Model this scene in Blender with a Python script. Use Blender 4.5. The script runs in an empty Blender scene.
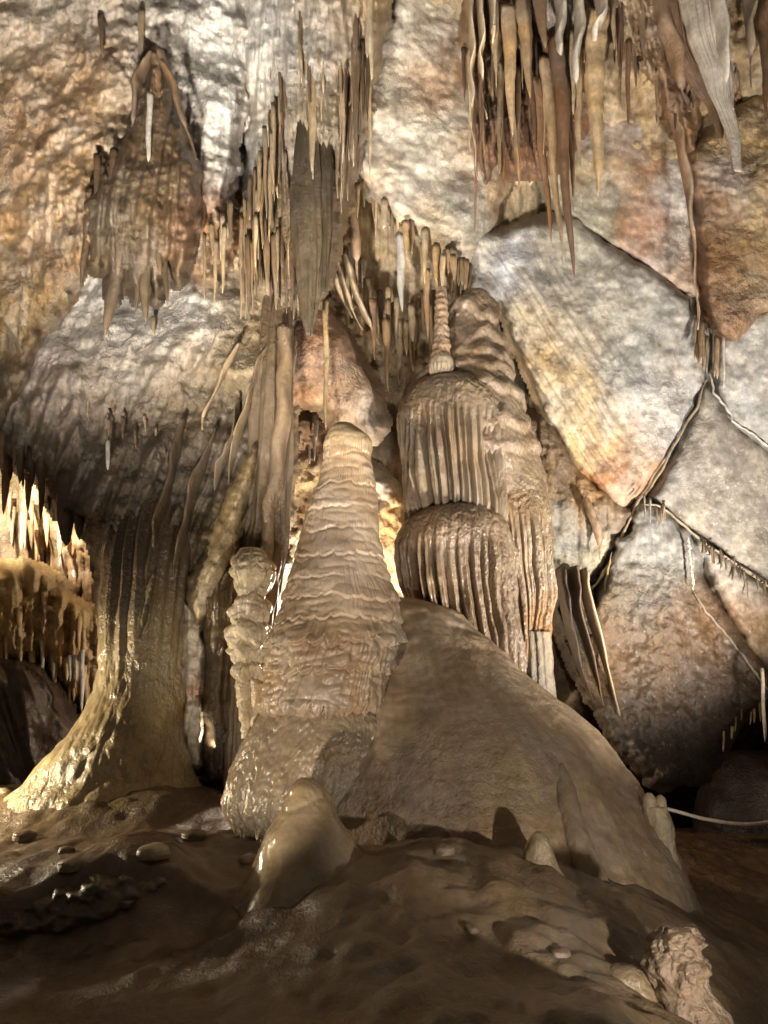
import bpy, math, random
import numpy as np

random.seed(7)
rng = np.random.default_rng(7)
S = bpy.context.scene
COL = S.collection
R = math.radians

# ------------------------------------------------------------------ camera
F = 768.0                      # focal length in pixels of a 768 x 1024 frame
CAM = np.array([0.0, 0.0, 1.6])
TILT = R(12.0)
FW = np.array([0, math.cos(TILT), math.sin(TILT)])
UP = np.array([0, -math.sin(TILT), math.cos(TILT)])

def P(u, v, Y):
    """world point seen at photo pixel (u, v) whose world y is Y"""
    u = np.asarray(u, float); v = np.asarray(v, float); Y = np.asarray(Y, float)
    x = (u - 384) / F; y = (512 - v) / F
    dy = FW[1] + y * UP[1]; dz = FW[2] + y * UP[2]
    k = Y / dy
    return np.stack(np.broadcast_arrays(x * k, Y, CAM[2] + dz * k), -1)

def px(v, Y):
    """metres per pixel at row v, world depth Y"""
    y = (512 - v) / F
    return Y / (FW[1] + y * UP[1]) / F

# ------------------------------------------------------------------ noise
_p = np.random.default_rng(3).permutation(256)
_perm = np.concatenate([_p, _p, _p]).astype(np.int64)
_g = np.random.default_rng(4).normal(size=(256, 3)); _g /= np.linalg.norm(_g, axis=1)[:, None]

def noise(x, y, z=0.0):
    x, y, z = np.broadcast_arrays(np.asarray(x, float), np.asarray(y, float), np.asarray(z, float))
    xi = np.floor(x).astype(np.int64); yi = np.floor(y).astype(np.int64); zi = np.floor(z).astype(np.int64)
    xf = x - xi; yf = y - yi; zf = z - zi
    xi &= 255; yi &= 255; zi &= 255
    f = lambda t: t * t * t * (t * (t * 6 - 15) + 10)
    uu, vv, ww = f(xf), f(yf), f(zf)
    out = 0
    for a in (0, 1):
        wa = uu if a else 1 - uu
        A = _perm[xi + a]
        for b in (0, 1):
            wb = vv if b else 1 - vv
            B = _perm[A + yi + b]
            for c in (0, 1):
                wc = ww if c else 1 - ww
                h = _perm[B + zi + c]
                g = _g[h]
                out = out + wa * wb * wc * (g[..., 0] * (xf - a) + g[..., 1] * (yf - b) + g[..., 2] * (zf - c))
    return out * 1.6

def fbm(x, y, z=0.0, o=4, gain=0.5):
    s = 0; a = 1.0; f = 1.0
    for i in range(o):
        s = s + a * noise(x * f + 17.3 * i, y * f - 9.1 * i, z * f + 4.7 * i)
        a *= gain; f *= 2.03
    return s

def ridged(x, y, z=0.0, o=3, gain=0.5):
    s = 0; a = 1.0; f = 1.0
    for i in range(o):
        s = s + a * (1 - 2 * np.abs(noise(x * f + 7.3 * i, y * f - 3.1 * i, z * f + 1.7 * i)))
        a *= gain; f *= 2.1
    return s

def sstep(a, b, x):
    t = np.clip((x - a) / (b - a), 0, 1)
    return t * t * (3 - 2 * t)

def lin(c):
    c = np.asarray(c, float) / 255.0
    return np.where(c <= 0.04045, c / 12.92, ((c + 0.055) / 1.055) ** 2.4)

# palette: true surface colours (albedo), written as sRGB
GREY = (160, 154, 144); PALE = (200, 190, 175); WHITE = (212, 206, 196); CREAM = (198, 174, 138)
TAN = (168, 138, 100); OCHRE = (164, 118, 68); ORANGE = (172, 118, 62); RUST = (128, 84, 50)
BROWN = (120, 92, 64); DBROWN = (86, 64, 44); MUD = (92, 72, 50); SLATE = (128, 122, 114)
FLOW = (152, 132, 106); FLOWD = (128, 108, 84); UMBER = (64, 46, 32); PINK = (166, 132, 112)

def shepard(pts, u, v, soft=1e-6):
    """pts: rows (u, v, r, value...) -> smooth field"""
    num = 0; den = 0
    for p in pts:
        w = np.exp(-(((u - p[0]) ** 2 + (v - p[1]) ** 2) / (2.0 * p[2] ** 2))) + soft / (1 + ((u - p[0]) ** 2 + (v - p[1]) ** 2) / 1e4)
        val = np.atleast_1d(np.asarray(p[3], float))
        num = num + w[..., None] * val
        den = den + w[..., None]
    return num / den

class TPS:
    def __init__(self, xy, val, lam=0.0):
        self.xy = np.asarray(xy, float); n = len(self.xy)
        K = self._k(self.xy, self.xy) + lam * np.eye(n)
        Q = np.hstack([np.ones((n, 1)), self.xy])
        A = np.zeros((n + 3, n + 3)); A[:n, :n] = K; A[:n, n:] = Q; A[n:, :n] = Q.T
        self.w = np.linalg.solve(A, np.concatenate([np.asarray(val, float), np.zeros(3)]))
    def _k(self, a, b):
        d2 = ((a[:, None, :] - b[None, :, :]) ** 2).sum(-1)
        return 0.5 * d2 * np.log(d2 + 1e-12)
    def __call__(self, x, y):
        sh = np.shape(x); q = np.stack([np.ravel(x), np.ravel(y)], 1)
        out = np.empty(len(q))
        for i in range(0, len(q), 40000):
            c = q[i:i + 40000]
            out[i:i + 40000] = self._k(c, self.xy) @ self.w[:-3] + self.w[-3] + c @ self.w[-2:]
        return out.reshape(sh)

# ------------------------------------------------------------------ objects
def build(name, V, faces, color, mat, parent=None, smooth=True):
    """one mesh object; V is in world coordinates, the origin goes to the base of the shape"""
    V = np.asarray(V, float)
    org = np.array([V[:, 0].mean(), V[:, 1].mean(), V[:, 2].min()])
    me = bpy.data.meshes.new(name)
    faces = np.asarray(faces, np.int32); n, k = faces.shape
    me.vertices.add(len(V)); me.vertices.foreach_set('co', (V - org).astype(np.float32).ravel())
    me.loops.add(n * k); me.loops.foreach_set('vertex_index', faces.ravel())
    me.polygons.add(n)
    me.polygons.foreach_set('loop_start', np.arange(0, n * k, k, dtype=np.int32))
    me.polygons.foreach_set('loop_total', np.full(n, k, np.int32))
    me.polygons.foreach_set('use_smooth', np.full(n, smooth, bool))
    me.update(calc_edges=True)
    c = np.ones((len(V), 4), np.float32)
    c[:, :3] = np.clip(color, 0.004, 0.85)
    at = me.color_attributes.new('Col', 'FLOAT_COLOR', 'POINT')
    at.data.foreach_set('color', c.ravel())
    me.materials.append(mat)
    o = bpy.data.objects.new(name, me); COL.objects.link(o)
    if parent is not None:
        o.parent = parent
        o.location = org - np.array(parent.location)
    else:
        o.location = org
    return o

def tag(o, label=None, cat=None, group=None, kind=None):
    if label: o['label'] = label
    if cat: o['category'] = cat
    if group: o['group'] = group
    if kind: o['kind'] = kind
    return o

def empty(name, loc):
    o = bpy.data.objects.new(name, None); COL.objects.link(o); o.location = loc
    o.empty_display_size = 0.1
    return o

# ------------------------------------------------------------------ materials
def rock_material(name, rough=(0.55, 0.85), spec=0.4, bump=0.6, fine=55.0, mottle=0.35, pits=0.0, glint=0.0, tint=None, streak=0.0, knob=0.0, kscale=26.0, bdist=.05, speck=0.0):
    m = bpy.data.materials.new(name); m.use_nodes = True
    nt = m.node_tree; N = nt.nodes; L = nt.links
    for n in list(N): N.remove(n)
    out = N.new('ShaderNodeOutputMaterial'); b = N.new('ShaderNodeBsdfPrincipled')
    L.new(b.outputs[0], out.inputs[0])
    geo = N.new('ShaderNodeNewGeometry'); att = N.new('ShaderNodeVertexColor'); att.layer_name = 'Col'
    def nz(scale, detail=5, rough_=0.6, vec=None, dist=0.0):
        t = N.new('ShaderNodeTexNoise'); t.inputs['Scale'].default_value = scale
        t.inputs['Detail'].default_value = detail; t.inputs['Roughness'].default_value = rough_
        t.inputs['Distortion'].default_value = dist
        L.new(vec or geo.outputs['Position'], t.inputs['Vector']); return t
    def ramp(src, a, b_, lo, hi):
        r = N.new('ShaderNodeMapRange'); r.inputs['From Min'].default_value = a; r.inputs['From Max'].default_value = b_
        r.inputs['To Min'].default_value = lo; r.inputs['To Max'].default_value = hi
        L.new(src, r.inputs['Value']); return r.outputs[0]
    def mathn(op, a, b_):
        q = N.new('ShaderNodeMath'); q.operation = op
        for i, s in enumerate((a, b_)):
            if isinstance(s, (int, float)): q.inputs[i].default_value = s
            else: L.new(s, q.inputs[i])
        return q.outputs[0]
    n1 = nz(3.2, 8, 0.65); n2 = nz(17, 6, 0.65); n3 = nz(fine, 5, 0.6)
    mul = mathn('MULTIPLY', ramp(n1.outputs[0], 0.3, 0.7, 1 - mottle, 1 + mottle), ramp(n2.outputs[0], 0.3, 0.7, 1 - mottle * .8, 1 + mottle * .8))
    if streak > 0:       # vertical mineral streaks
        mp = N.new('ShaderNodeMapping'); mp.inputs['Scale'].default_value = (1, 1, 0.07)
        L.new(geo.outputs['Position'], mp.inputs['Vector'])
        ns = nz(22, 5, 0.6, mp.outputs[0])
        mul = mathn('MULTIPLY', mul, ramp(ns.outputs[0], 0.3, 0.7, 1 - streak, 1 + streak))
    if pits > 0:         # pale and dark specks of the bare rock
        vz = N.new('ShaderNodeTexVoronoi'); vz.inputs['Scale'].default_value = 14; vz.feature = 'F1'
        L.new(geo.outputs['Position'], vz.inputs['Vector'])
        mul = mathn('MULTIPLY', mul, ramp(vz.outputs['Distance'], 0.05, 0.28, 1 + pits, 1.0))
    vm = N.new('ShaderNodeVectorMath'); vm.operation = 'SCALE'
    L.new(att.outputs[0], vm.inputs[0]); L.new(mul, vm.inputs['Scale'])
    last = vm.outputs[0]
    if speck > 0:        # pale calcite flecks and dark flecks on bare rock
        ns1 = nz(26, 4, .7); ns2 = nz(5, 3, .6)
        mx = N.new('ShaderNodeMix'); mx.data_type = 'RGBA'
        L.new(mathn('MULTIPLY', ramp(ns1.outputs[0], .56, .66, 0, 1), ramp(ns2.outputs[0], .40, .62, 0, speck)), mx.inputs[0])
        L.new(last, mx.inputs[6]); mx.inputs[7].default_value = (.62, .59, .53, 1); last = mx.outputs[2]
        ns3 = nz(19, 5, .75); mx2 = N.new('ShaderNodeMix'); mx2.data_type = 'RGBA'
        L.new(ramp(ns3.outputs[0], .60, .70, 0, speck * .7), mx2.inputs[0])
        L.new(last, mx2.inputs[6]); mx2.inputs[7].default_value = (.10, .075, .05, 1); last = mx2.outputs[2]
    # warm / cool drift of the mineral stain
    hs = N.new('ShaderNodeHueSaturation')
    L.new(last, hs.inputs['Color'])
    n4 = nz(1.7, 5, 0.6)
    L.new(ramp(n4.outputs[0], 0.3, 0.7, 0.66, 1.0), hs.inputs['Saturation'])
    L.new(hs.outputs[0], b.inputs['Base Color'])
    L.new(ramp(n2.outputs[0], 0.35, 0.68, rough[0], rough[1]), b.inputs['Roughness'])
    b.inputs['Specular IOR Level'].default_value = spec
    if glint > 0:
        b.inputs['Coat Weight'].default_value = glint; b.inputs['Coat Roughness'].default_value = 0.18
    h = mathn('ADD', mathn('MULTIPLY', n2.outputs[0], 1.0), mathn('MULTIPLY', n3.outputs[0], 0.35))
    if knob > 0:
        vk = N.new('ShaderNodeTexVoronoi'); vk.feature = 'F1'; vk.inputs['Scale'].default_value = kscale
        mk = N.new('ShaderNodeMapping'); mk.inputs['Scale'].default_value = (1, 1, .55)
        nd = nz(9, 3, .5); vs = N.new('ShaderNodeVectorMath'); vs.operation = 'MULTIPLY_ADD'
        L.new(nd.outputs['Color'], vs.inputs[0]); vs.inputs[1].default_value = (.16, .16, .16); L.new(geo.outputs['Position'], vs.inputs[2])
        L.new(vs.outputs[0], mk.inputs['Vector']); L.new(mk.outputs[0], vk.inputs['Vector'])
        h = mathn('SUBTRACT', h, mathn('MULTIPLY', vk.outputs['Distance'], knob))
    bp = N.new('ShaderNodeBump'); nb = nz(.8, 4, .6); L.new(ramp(nb.outputs[0], .38, .64, bump * .18, bump * 1.35), bp.inputs['Strength']); bp.inputs['Distance'].default_value = bdist
    L.new(h, bp.inputs['Height']); L.new(bp.outputs[0], b.inputs['Normal'])
    if glint > 0: L.new(bp.outputs[0], b.inputs['Coat Normal'])
    return m

M_ROCK = rock_material('bare_limestone', (0.4, 0.8), 0.4, 0.55, 60, 0.26, pits=0.3, knob=.10, kscale=22, bdist=.05, speck=.75)
M_WALL = rock_material('calcite_wall', (0.3, 0.75), 0.45, 0.75, 50, 0.32, streak=0.20, knob=.35, kscale=15, bdist=.07, speck=.3)
M_FLOW = rock_material('wet_flowstone', (0.25, 0.55), 0.5, 0.45, 45, 0.18, streak=0.06, knob=.5, kscale=24)
M_FLOWW = rock_material('glossy_flowstone', (0.18, 0.45), 0.5, 0.55, 40, 0.18, glint=0.4, knob=.6, kscale=22)
M_STAL = rock_material('stalactite_calcite', (0.35, 0.7), 0.45, 0.5, 70, 0.25, streak=0.12)
M_MUD = rock_material('wet_mud', (0.28, 0.65), 0.5, .65, 48, 0.32, glint=0.25, knob=.15, kscale=34)
M_WETS = rock_material('polished_wet_flowstone', (0.14, 0.38), 0.5, 0.22, 40, 0.14, glint=0.5, knob=.12, kscale=14)
M_STALAG = rock_material('rippled_flowstone', (0.26, 0.5), 0.5, 0.3, 45, 0.16, streak=0.08, knob=.22, kscale=30)
M_MOUND = rock_material('smooth_flowstone', (0.32, 0.62), 0.45, 0.65, 60, 0.22, streak=0.12, knob=.25, kscale=18)

# ------------------------------------------------------------------ relief: a rock mass with its own distance, bulge and sides
def sd_poly(poly, u, v):
    poly = np.asarray(poly, float); n = len(poly)
    d = np.full(u.shape, 1e18); inside = np.zeros(u.shape, bool)
    for i in range(n):
        a = poly[i]; b = poly[(i + 1) % n]
        e = b - a; wx = u - a[0]; wy = v - a[1]
        t = np.clip((wx * e[0] + wy * e[1]) / (e @ e + 1e-9), 0, 1)
        d = np.minimum(d, (wx - t * e[0]) ** 2 + (wy - t * e[1]) ** 2)
        c = ((a[1] <= v) != (b[1] <= v))
        xs = a[0] + (v - a[1]) * e[0] / (e[1] if abs(e[1]) > 1e-9 else 1e-9)
        inside ^= c & (u < xs)
    return np.where(inside, 1, -1) * np.sqrt(d)

def strings(X, Z, f=9.0, shear=0.0, seed=0.0):
    """vertical ribs of dripstone: sharp outward ridges, long in z"""
    xs = X + shear * Z + 0.05 * noise(X * 1.5, Z * 1.2, seed)
    a = 1 - 2 * np.abs(noise(xs * f, Z * 0.45 + seed, seed * 3.1))
    b = 1 - 2 * np.abs(noise(xs * f * 2.3 + 5, Z * 0.9, seed * 1.7 + 9))
    return 0.65 * a + 0.35 * b

def relief(name, poly, depth, cols, mat, blot=0.0, step=1.8, rough=0.10, rscale=1.2, strg=None, sf=9.0, shear=0.0, rnd=0.25, rw=22, slope=0.05,
           wout=10, warp=5.0, seed=0.0, gours=0.0, extra=None, streaks=0.0, crag=0.0, cwarp=14, fine=.016):
    poly = np.asarray(poly, float)
    u0, v0 = poly.min(0) - wout - 8; u1, v1 = poly.max(0) + wout + 8
    uu = np.arange(u0, u1, step); vv = np.arange(v0, v1, step)
    U, V = np.meshgrid(uu, vv)
    wu = U + warp * fbm(U / 26, V / 26, seed + 1.3, 3); wv = V + warp * fbm(U / 26, V / 26, seed + 8.3, 3)
    sd = sd_poly(poly, wu, wv)
    D = depth(U, V) if callable(depth) else np.full(U.shape, float(depth))
    t = np.clip(sd / rw, 0, 1)
    off = rnd * (1 - np.sqrt(np.clip(1 - (1 - t) ** 2, 0, 1)))
    off = off + np.where(sd < 0, -sd * slope, 0)
    W = P(U, V, D)
    X, Y, Z = W[..., 0], W[..., 1], W[..., 2]
    off = off + rough * fbm(X * rscale + seed, Y * rscale, Z * rscale - seed, 6, 0.52)
    patch = sstep(-.35, .45, fbm(X * .8 + seed, Y * .8, Z * .8, 3)); fine_ = fine * (.15 + 1.7 * patch)
    off = off - fine_ * (ridged(X * 5.5 + seed, Y * 5.5, Z * 4.5, 3, .6) * .6 + .5 * np.abs(noise(X * 11, Z * 7 + seed, Y * 9)) + .35 * noise(X * 19, Y * 19, Z * 15))
    if crag: off = off - crag * (.3 + 1.2 * patch) * ridged(X * 2.2 + seed, Y * 2.2, Z * 2.2, 4, 0.55)
    if strg is not None:
        amp = shepard(strg, U, V)[..., 0] if not np.isscalar(strg) else strg
        off = off - amp * strings(X, Z, sf, shear, seed + 2.2)
    if gours: off = off - gours * np.abs(noise(X * 3, Z * 14 + 2 * noise(X * 4, Z * 2, 5), seed))
    if extra is not None: off = off + extra(U, V, X, Y, Z)
    W = P(U, V, D + off)
    cu = U + cwarp * fbm(U / 32, V / 40, seed + 3.3, 4); cv = V + cwarp * fbm(U / 32, V / 40, seed + 11.1, 4)
    C = shepard([(a, b, r, lin(c)) for a, b, r, c in cols], cu, cv)
    sat = np.clip((C[..., 0] - C[..., 2]) / (C[..., 0] + 1e-6), 0, 1); C[..., 1] *= 1 + .03 * sstep(.35, .8, sat); C[..., 2] *= 1 - .10 * sstep(.35, .8, sat)
    if blot:             # crusts of white calcite over the darker bare stone
        m1 = sstep(.02, .22, fbm(U / 34 + seed, V / 40, 2.0, 5, .6))[..., None]; m2 = sstep(.12, .30, fbm(U / 22 - seed, V / 26, 7.0, 5, .6))[..., None]
        C = C * (1 - m1 * blot) + lin((204, 192, 172)) * m1 * blot
        C = C * (1 - m2 * blot) + lin((104, 92, 76)) * m2 * blot
    C = C * (1 + .22 * fbm(U / 9, V / 9, seed + 21., 4))[..., None]
    if streaks: C = C * (1 + streaks * fbm(X * 14, Z * 0.9, seed, 3))[..., None]
    keep = sd > -wout
    fk = keep[:-1, :-1] & keep[1:, :-1] & keep[:-1, 1:] & keep[1:, 1:]
    idx = np.arange(U.size).reshape(U.shape)
    fc = np.stack([idx[:-1, :-1][fk], idx[1:, :-1][fk], idx[1:, 1:][fk], idx[:-1, 1:][fk]], 1)
    used = np.unique(fc); mp = np.zeros(U.size, np.int64); mp[used] = np.arange(len(used))
    return build(name, W.reshape(-1, 3)[used], mp[fc], C.reshape(-1, 3)[used], mat)

# ------------------------------------------------------------------ loft: stalagmites, columns, stalactites, draperies
def spl(x, xp, fp):
    """smooth monotone-ish interpolation"""
    xp = np.asarray(xp, float); fp = np.asarray(fp, float)
    m = np.gradient(fp, xp) if len(xp) > 2 else np.full(len(xp), (fp[-1] - fp[0]) / (xp[-1] - xp[0]))
    i = np.clip(np.searchsorted(xp, x) - 1, 0, len(xp) - 2)
    h = xp[i + 1] - xp[i]; t = np.clip((x - xp[i]) / h, 0, 1)
    t2 = t * t; t3 = t2 * t
    return (2 * t3 - 3 * t2 + 1) * fp[i] + (t3 - 2 * t2 + t) * h * m[i] + (-2 * t3 + 3 * t2) * fp[i + 1] + (t3 - t2) * h * m[i + 1]

def loft_mesh(C, rx, ry, nseg, disp=None, colf=None, base=FLOW):
    n = len(C)
    th = np.linspace(0, 2 * np.pi, nseg, endpoint=False)
    T, I = np.meshgrid(th, np.linspace(0, 1, n))
    cx, sx = np.cos(T), np.sin(T)
    X = C[:, 0][:, None] + rx[:, None] * cx
    Y = C[:, 1][:, None] + ry[:, None] * sx
    Z = np.repeat(C[:, 2][:, None], nseg, 1)
    if disp is not None:
        d = disp(T, I, X, Y, Z)
        nx = cx * ry[:, None]; ny = sx * rx[:, None]; l = np.sqrt(nx * nx + ny * ny) + 1e-9
        X = X + d * nx / l; Y = Y + d * ny / l
    V = np.stack([X, Y, Z], -1).reshape(-1, 3)
    top = C[0] + [0, 0, 0]; bot = C[-1]
    V = np.vstack([V, top, bot])
    idx = np.arange(n * nseg).reshape(n, nseg)
    a = idx[:-1]; b = idx[1:]
    fc = np.stack([a, b, np.roll(b, -1, 1), np.roll(a, -1, 1)], -1).reshape(-1, 4)
    it, ib = n * nseg, n * nseg + 1
    capt = np.stack([np.full(nseg // 2, it), idx[0][0::2][:nseg // 2], idx[0][1::2][:nseg // 2], np.roll(idx[0], -2)[0::2][:nseg // 2]], 1)
    capb = np.stack([np.full(nseg // 2, ib), np.roll(idx[-1], -2)[0::2][:nseg // 2], idx[-1][1::2][:nseg // 2], idx[-1][0::2][:nseg // 2]], 1)
    fc = np.vstack([fc, capt, capb])
    if colf is None:
        c = np.tile(lin(base), (n * nseg + 2, 1))
        c[:-2] *= (1 + 0.18 * fbm(X * 5, Y * 5, Z * 1.5, 3)).reshape(-1, 1)
    else:
        c = np.vstack([colf(T, I, X, Y, Z).reshape(-1, 3), np.tile(lin(base), (2, 1))])
    return V, fc, c

def rows_loft(name, rows, mat, nring=120, nseg=96, ratio=1.0, disp=None, colf=None, base=FLOW, parent=None):
    """rows: (v, x_left, x_right, Y[, ratio]) from top to bottom, silhouettes in photo rows"""
    rows = [tuple(r) + (ratio,) * (5 - len(r)) for r in rows]
    A = np.array(rows, float); v = np.linspace(A[0, 0], A[-1, 0], nring)
    xl = spl(v, A[:, 0], A[:, 1]); xr = spl(v, A[:, 0], A[:, 2]); Y = spl(v, A[:, 0], A[:, 3]); rt = spl(v, A[:, 0], A[:, 4])
    C = P((xl + xr) / 2, v, Y); s = px(v, Y)
    rx = np.maximum((xr - xl) / 2 * s, 0.004)
    V, f, c = loft_mesh(C, rx, rx * rt, nseg, disp, colf, base)
    return build(name, V, f, c, mat, parent)

HANG = []
def stal(name, u1, v1, v0, w, Y, col, label, group=None, u0=None, mat=None, p=0.8, nseg=9, seed=None, flat=1.0, tip=0.12, bend=0.0, wob=0.12, parent=None, Yr=None):
    """hanging stalactite: tip pixel (u1, v1), root row v0, root width w pixels"""
    seed = random.random() * 99 if seed is None else seed
    n = max(8, int((v1 - v0) / 5)); nseg = max(nseg, 8 + 2 * int(w / 6))
    nseg += nseg % 2
    t = np.linspace(0, 1, n)
    tipp = P(u1, v1, Y); root = P(u0 if u0 is not None else u1, v0, Y + .16 if Yr is None else Yr)
    if u0 is None: root[0] = tipp[0] + random.uniform(-.01, .01)
    C = root[None] * (1 - t)[:, None] + tipp[None] * t[:, None]
    C[:, 0] += bend * np.sin(t * np.pi) + 0.008 * np.sin(t * 9 + seed) * (v1 - v0) / 120
    r = w / 2 * px(v0, Y) * ((1 - t) ** p * (1 - tip) + tip * (1 - t ** 8)) + 0.002
    r = r * (1 + 1.5 * wob * noise(t * (v1 - v0) / 14, seed) + .5 * wob * noise(t * (v1 - v0) / 5, seed + 4))
    fl = lambda T, I, X, Y_, Z: r[:, None] * 0.22 * noise(np.cos(T) * 1.6 + seed, np.sin(T) * 1.6, I * 1.3 + seed) * 1.4
    V, f, c = loft_mesh(C, r, r * flat, nseg, fl, None, col)
    rep_ = np.repeat(t, nseg); band = 1 + .22 * noise(rep_ * (v1 - v0) / 11, seed, 3.) + .12 * noise(rep_ * (v1 - v0) / 3.5, seed, 8.) - .18 * sstep(.3, 0, rep_)
    c[:-2] *= np.clip(band, .5, 1.5)[:, None]; c[:-2] *= (1 + .18 * noise(V[:-2, 0] * 30, V[:-2, 1] * 30, V[:-2, 2] * 4))[:, None]
    HANG.append(((v1 - v0) * w, name, V, f, c, label, group))

def drapery(name, pts, w, Y, col, label, group=None, depth=0.25, wave=0.02, wf=2.0, lean=0.0, mat=None, cat='drapery', nring=70, prof=None, edge=None):
    """hanging curtain seen edge-on: spine pixels pts, w = thickness in pixels, depth = how far it stands out"""
    A = np.array(pts, float); s = np.linspace(0, 1, len(A)); t = np.linspace(0, 1, nring)
    seed = random.random() * 50
    u = spl(t, s, A[:, 0]); v = spl(t, s, A[:, 1])
    Yv = spl(t, s, A[:, 2]) if A.shape[1] > 2 else np.full(nring, float(Y))
    C = P(u, v, Yv)
    pr = np.sin(np.clip(t * 1.15 + 0.12, 0, 1) * np.pi) ** 0.5 * 0.75 + 0.25 * (1 - t) if prof is None else spl(t, np.linspace(0, 1, len(prof)), prof)
    ry = depth / 2 * np.maximum(pr, .05) * (1 + .25 * noise(t * 7, seed)); rx = w / 2 * px(v, Yv) * np.maximum(pr ** .5, .15) * (1 + .3 * noise(t * 9, seed + 3))
    C[:, 1] -= ry * 0.8
    nseg = 28 if w < 20 else 120
    V, f, c = loft_mesh(C, rx, ry, nseg, None if w < 20 else (lambda T, I, X, Y_, Z: .035 * (1 - 2 * np.abs(noise(np.cos(T) * 5 + seed, I * 1.6, np.sin(T) * 3))) * (1 - I)), None, col)
    # waves grow towards the free edge (towards the viewer)
    q = np.zeros(len(V)); q[:-2] = np.tile((1 - np.sin(np.linspace(0, 2 * np.pi, nseg, endpoint=False))) / 2, nring)
    tt = np.zeros(len(V)); tt[:-2] = np.repeat(t, nseg)
    L = abs(A[-1, 1] - A[0, 1]) / 100
    V[:, 0] += wave * q * (np.sin(tt * wf * 2 * np.pi * L + seed + q * 1.2) + 0.6 * noise(tt * 6 * L, seed)) + lean * q
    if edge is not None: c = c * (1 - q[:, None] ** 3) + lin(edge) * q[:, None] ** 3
    return tag(build(name, V, f, c, mat or M_STAL), label, cat, group)


# ================================================================== THE SETTING
# ---- cave floor: a height field through measured points
fp = [(0,797,8.1),(60,792,7.45),(110,793,7.3),(170,794,7.3),(210,792,7.8),(-150,800,8.3),(0,850,6.7),(100,855,6.4),(200,850,6.3),(-150,850,6.6),
      (0,893,5.7),(100,872,5.8),(170,870,5.75),(-200,905,5.5),(0,945,5.2),(200,930,5.5),(120,940,5.35),(0,1024,4.15),(200,1024,4.2),(-100,1040,4.1),
      (300,893,5.4),(430,855,5.9),(380,950,4.6),(560,893,5.4),(500,1000,4.2),(615,945,4.9),(350,1024,4.0),(590,1024,3.9),(705,1045,4.3),(655,1010,4.5),
      (745,900,8.0),(768,960,6.5),(742,1024,5.0),(720,860,9.0),(768,835,11),(900,900,8),(900,835,11),(300,790,9),(400,770,10),(0,760,11.5),(-200,770,12),
      (300,760,13),(600,830,13),(768,822,14),(260,850,6.5),(690,925,6.0)]
W0 = np.array([P(a, b, c) for a, b, c in fp])
extra_pts = np.array([[-2.5, 2.5, 0.0], [0, 2.2, -0.02], [2.0, 2.2, -0.25], [3.5, 3.0, -0.5], [-4, 4, 0.1], [-1, 1, 0], [2, 1, -.2], [5, 5, -.4], [-6, 8, .6], [6, 9, -.3], [0, 14.5, .3]])
W0 = np.vstack([W0, extra_pts])
floor_tps = TPS(W0[:, :2], W0[:, 2], 0.02)
gx = np.arange(-7.5, 7.5, 0.028); gy = np.arange(0.9, 15.0, 0.028)
GX, GY = np.meshgrid(gx, gy)
def floor_z(x, y):
    z = floor_tps(x, y)
    z = z + 0.035 * fbm(x * 1.1, y * 1.3, 3.0, 4) + 0.05 * ridged(x * 0.9 + .3, y * 0.8, 7.0, 3) * sstep(9, 5, y)
    # worn plates and scallops on the near ledge
    k = sstep(-0.9, 0.2, x) * sstep(2.6, 1.2, x) * sstep(6.6, 5.6, y)
    z = z + k * (0.07 * (np.abs(noise(x * 1.5 + 3, y * 1.9, 1.0)) - .2) + .05 * sstep(-.1, .1, noise(x * 1.4 + 9, y * 2.2, 5.0)) * .6 + .02 * sstep(-.06, .06, noise(x * 3.1 + 9, y * 4.2, 8.0)))
    z = z + 0.014 * fbm(x * 7, y * 7, 1.0, 3) + .025 * np.abs(noise(x * 3.3, y * 5.2, 4.))
    # rock step on the left
    e = 5.55 + 0.18 * noise(x * 1.3, 3.0) + 0.05 * noise(x * 6, 8.0) + 0.12 * (x + 2)
    kk = sstep(-1.45, -1.9, x + .1 * noise(y * 3, 2.0))
    z = z + kk * (0.10 * sstep(e - .03, e + .10, y) * sstep(e + 1.2, e + .2, y) - 0.10 * sstep(e + .02, e - .06, y) * sstep(e - 1.3, e - .2, y))
    return z
def ground_Y(u, v):
    Ys = np.arange(3.2, 13, .02); q = P(u, v, Ys)
    return float(Ys[np.argmax(q[:, 2] <= floor_z(q[:, 0], q[:, 1]))])
GZ = floor_z(GX, GY)
n0, n1 = GX.shape
idx = np.arange(n0 * n1).reshape(n0, n1)
fc = np.stack([idx[:-1, :-1], idx[:-1, 1:], idx[1:, 1:], idx[1:, :-1]], -1).reshape(-1, 4)
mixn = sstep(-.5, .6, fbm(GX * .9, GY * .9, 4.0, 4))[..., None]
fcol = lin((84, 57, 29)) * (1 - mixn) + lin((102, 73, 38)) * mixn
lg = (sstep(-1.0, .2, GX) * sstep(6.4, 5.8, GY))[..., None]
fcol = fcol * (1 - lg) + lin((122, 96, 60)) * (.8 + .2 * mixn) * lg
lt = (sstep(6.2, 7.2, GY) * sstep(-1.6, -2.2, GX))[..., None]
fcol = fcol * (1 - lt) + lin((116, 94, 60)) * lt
tag(build('cave_floor', np.stack([GX, GY, GZ], -1).reshape(-1, 3), fc, fcol.reshape(-1, 3), M_MUD), kind='structure')

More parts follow.
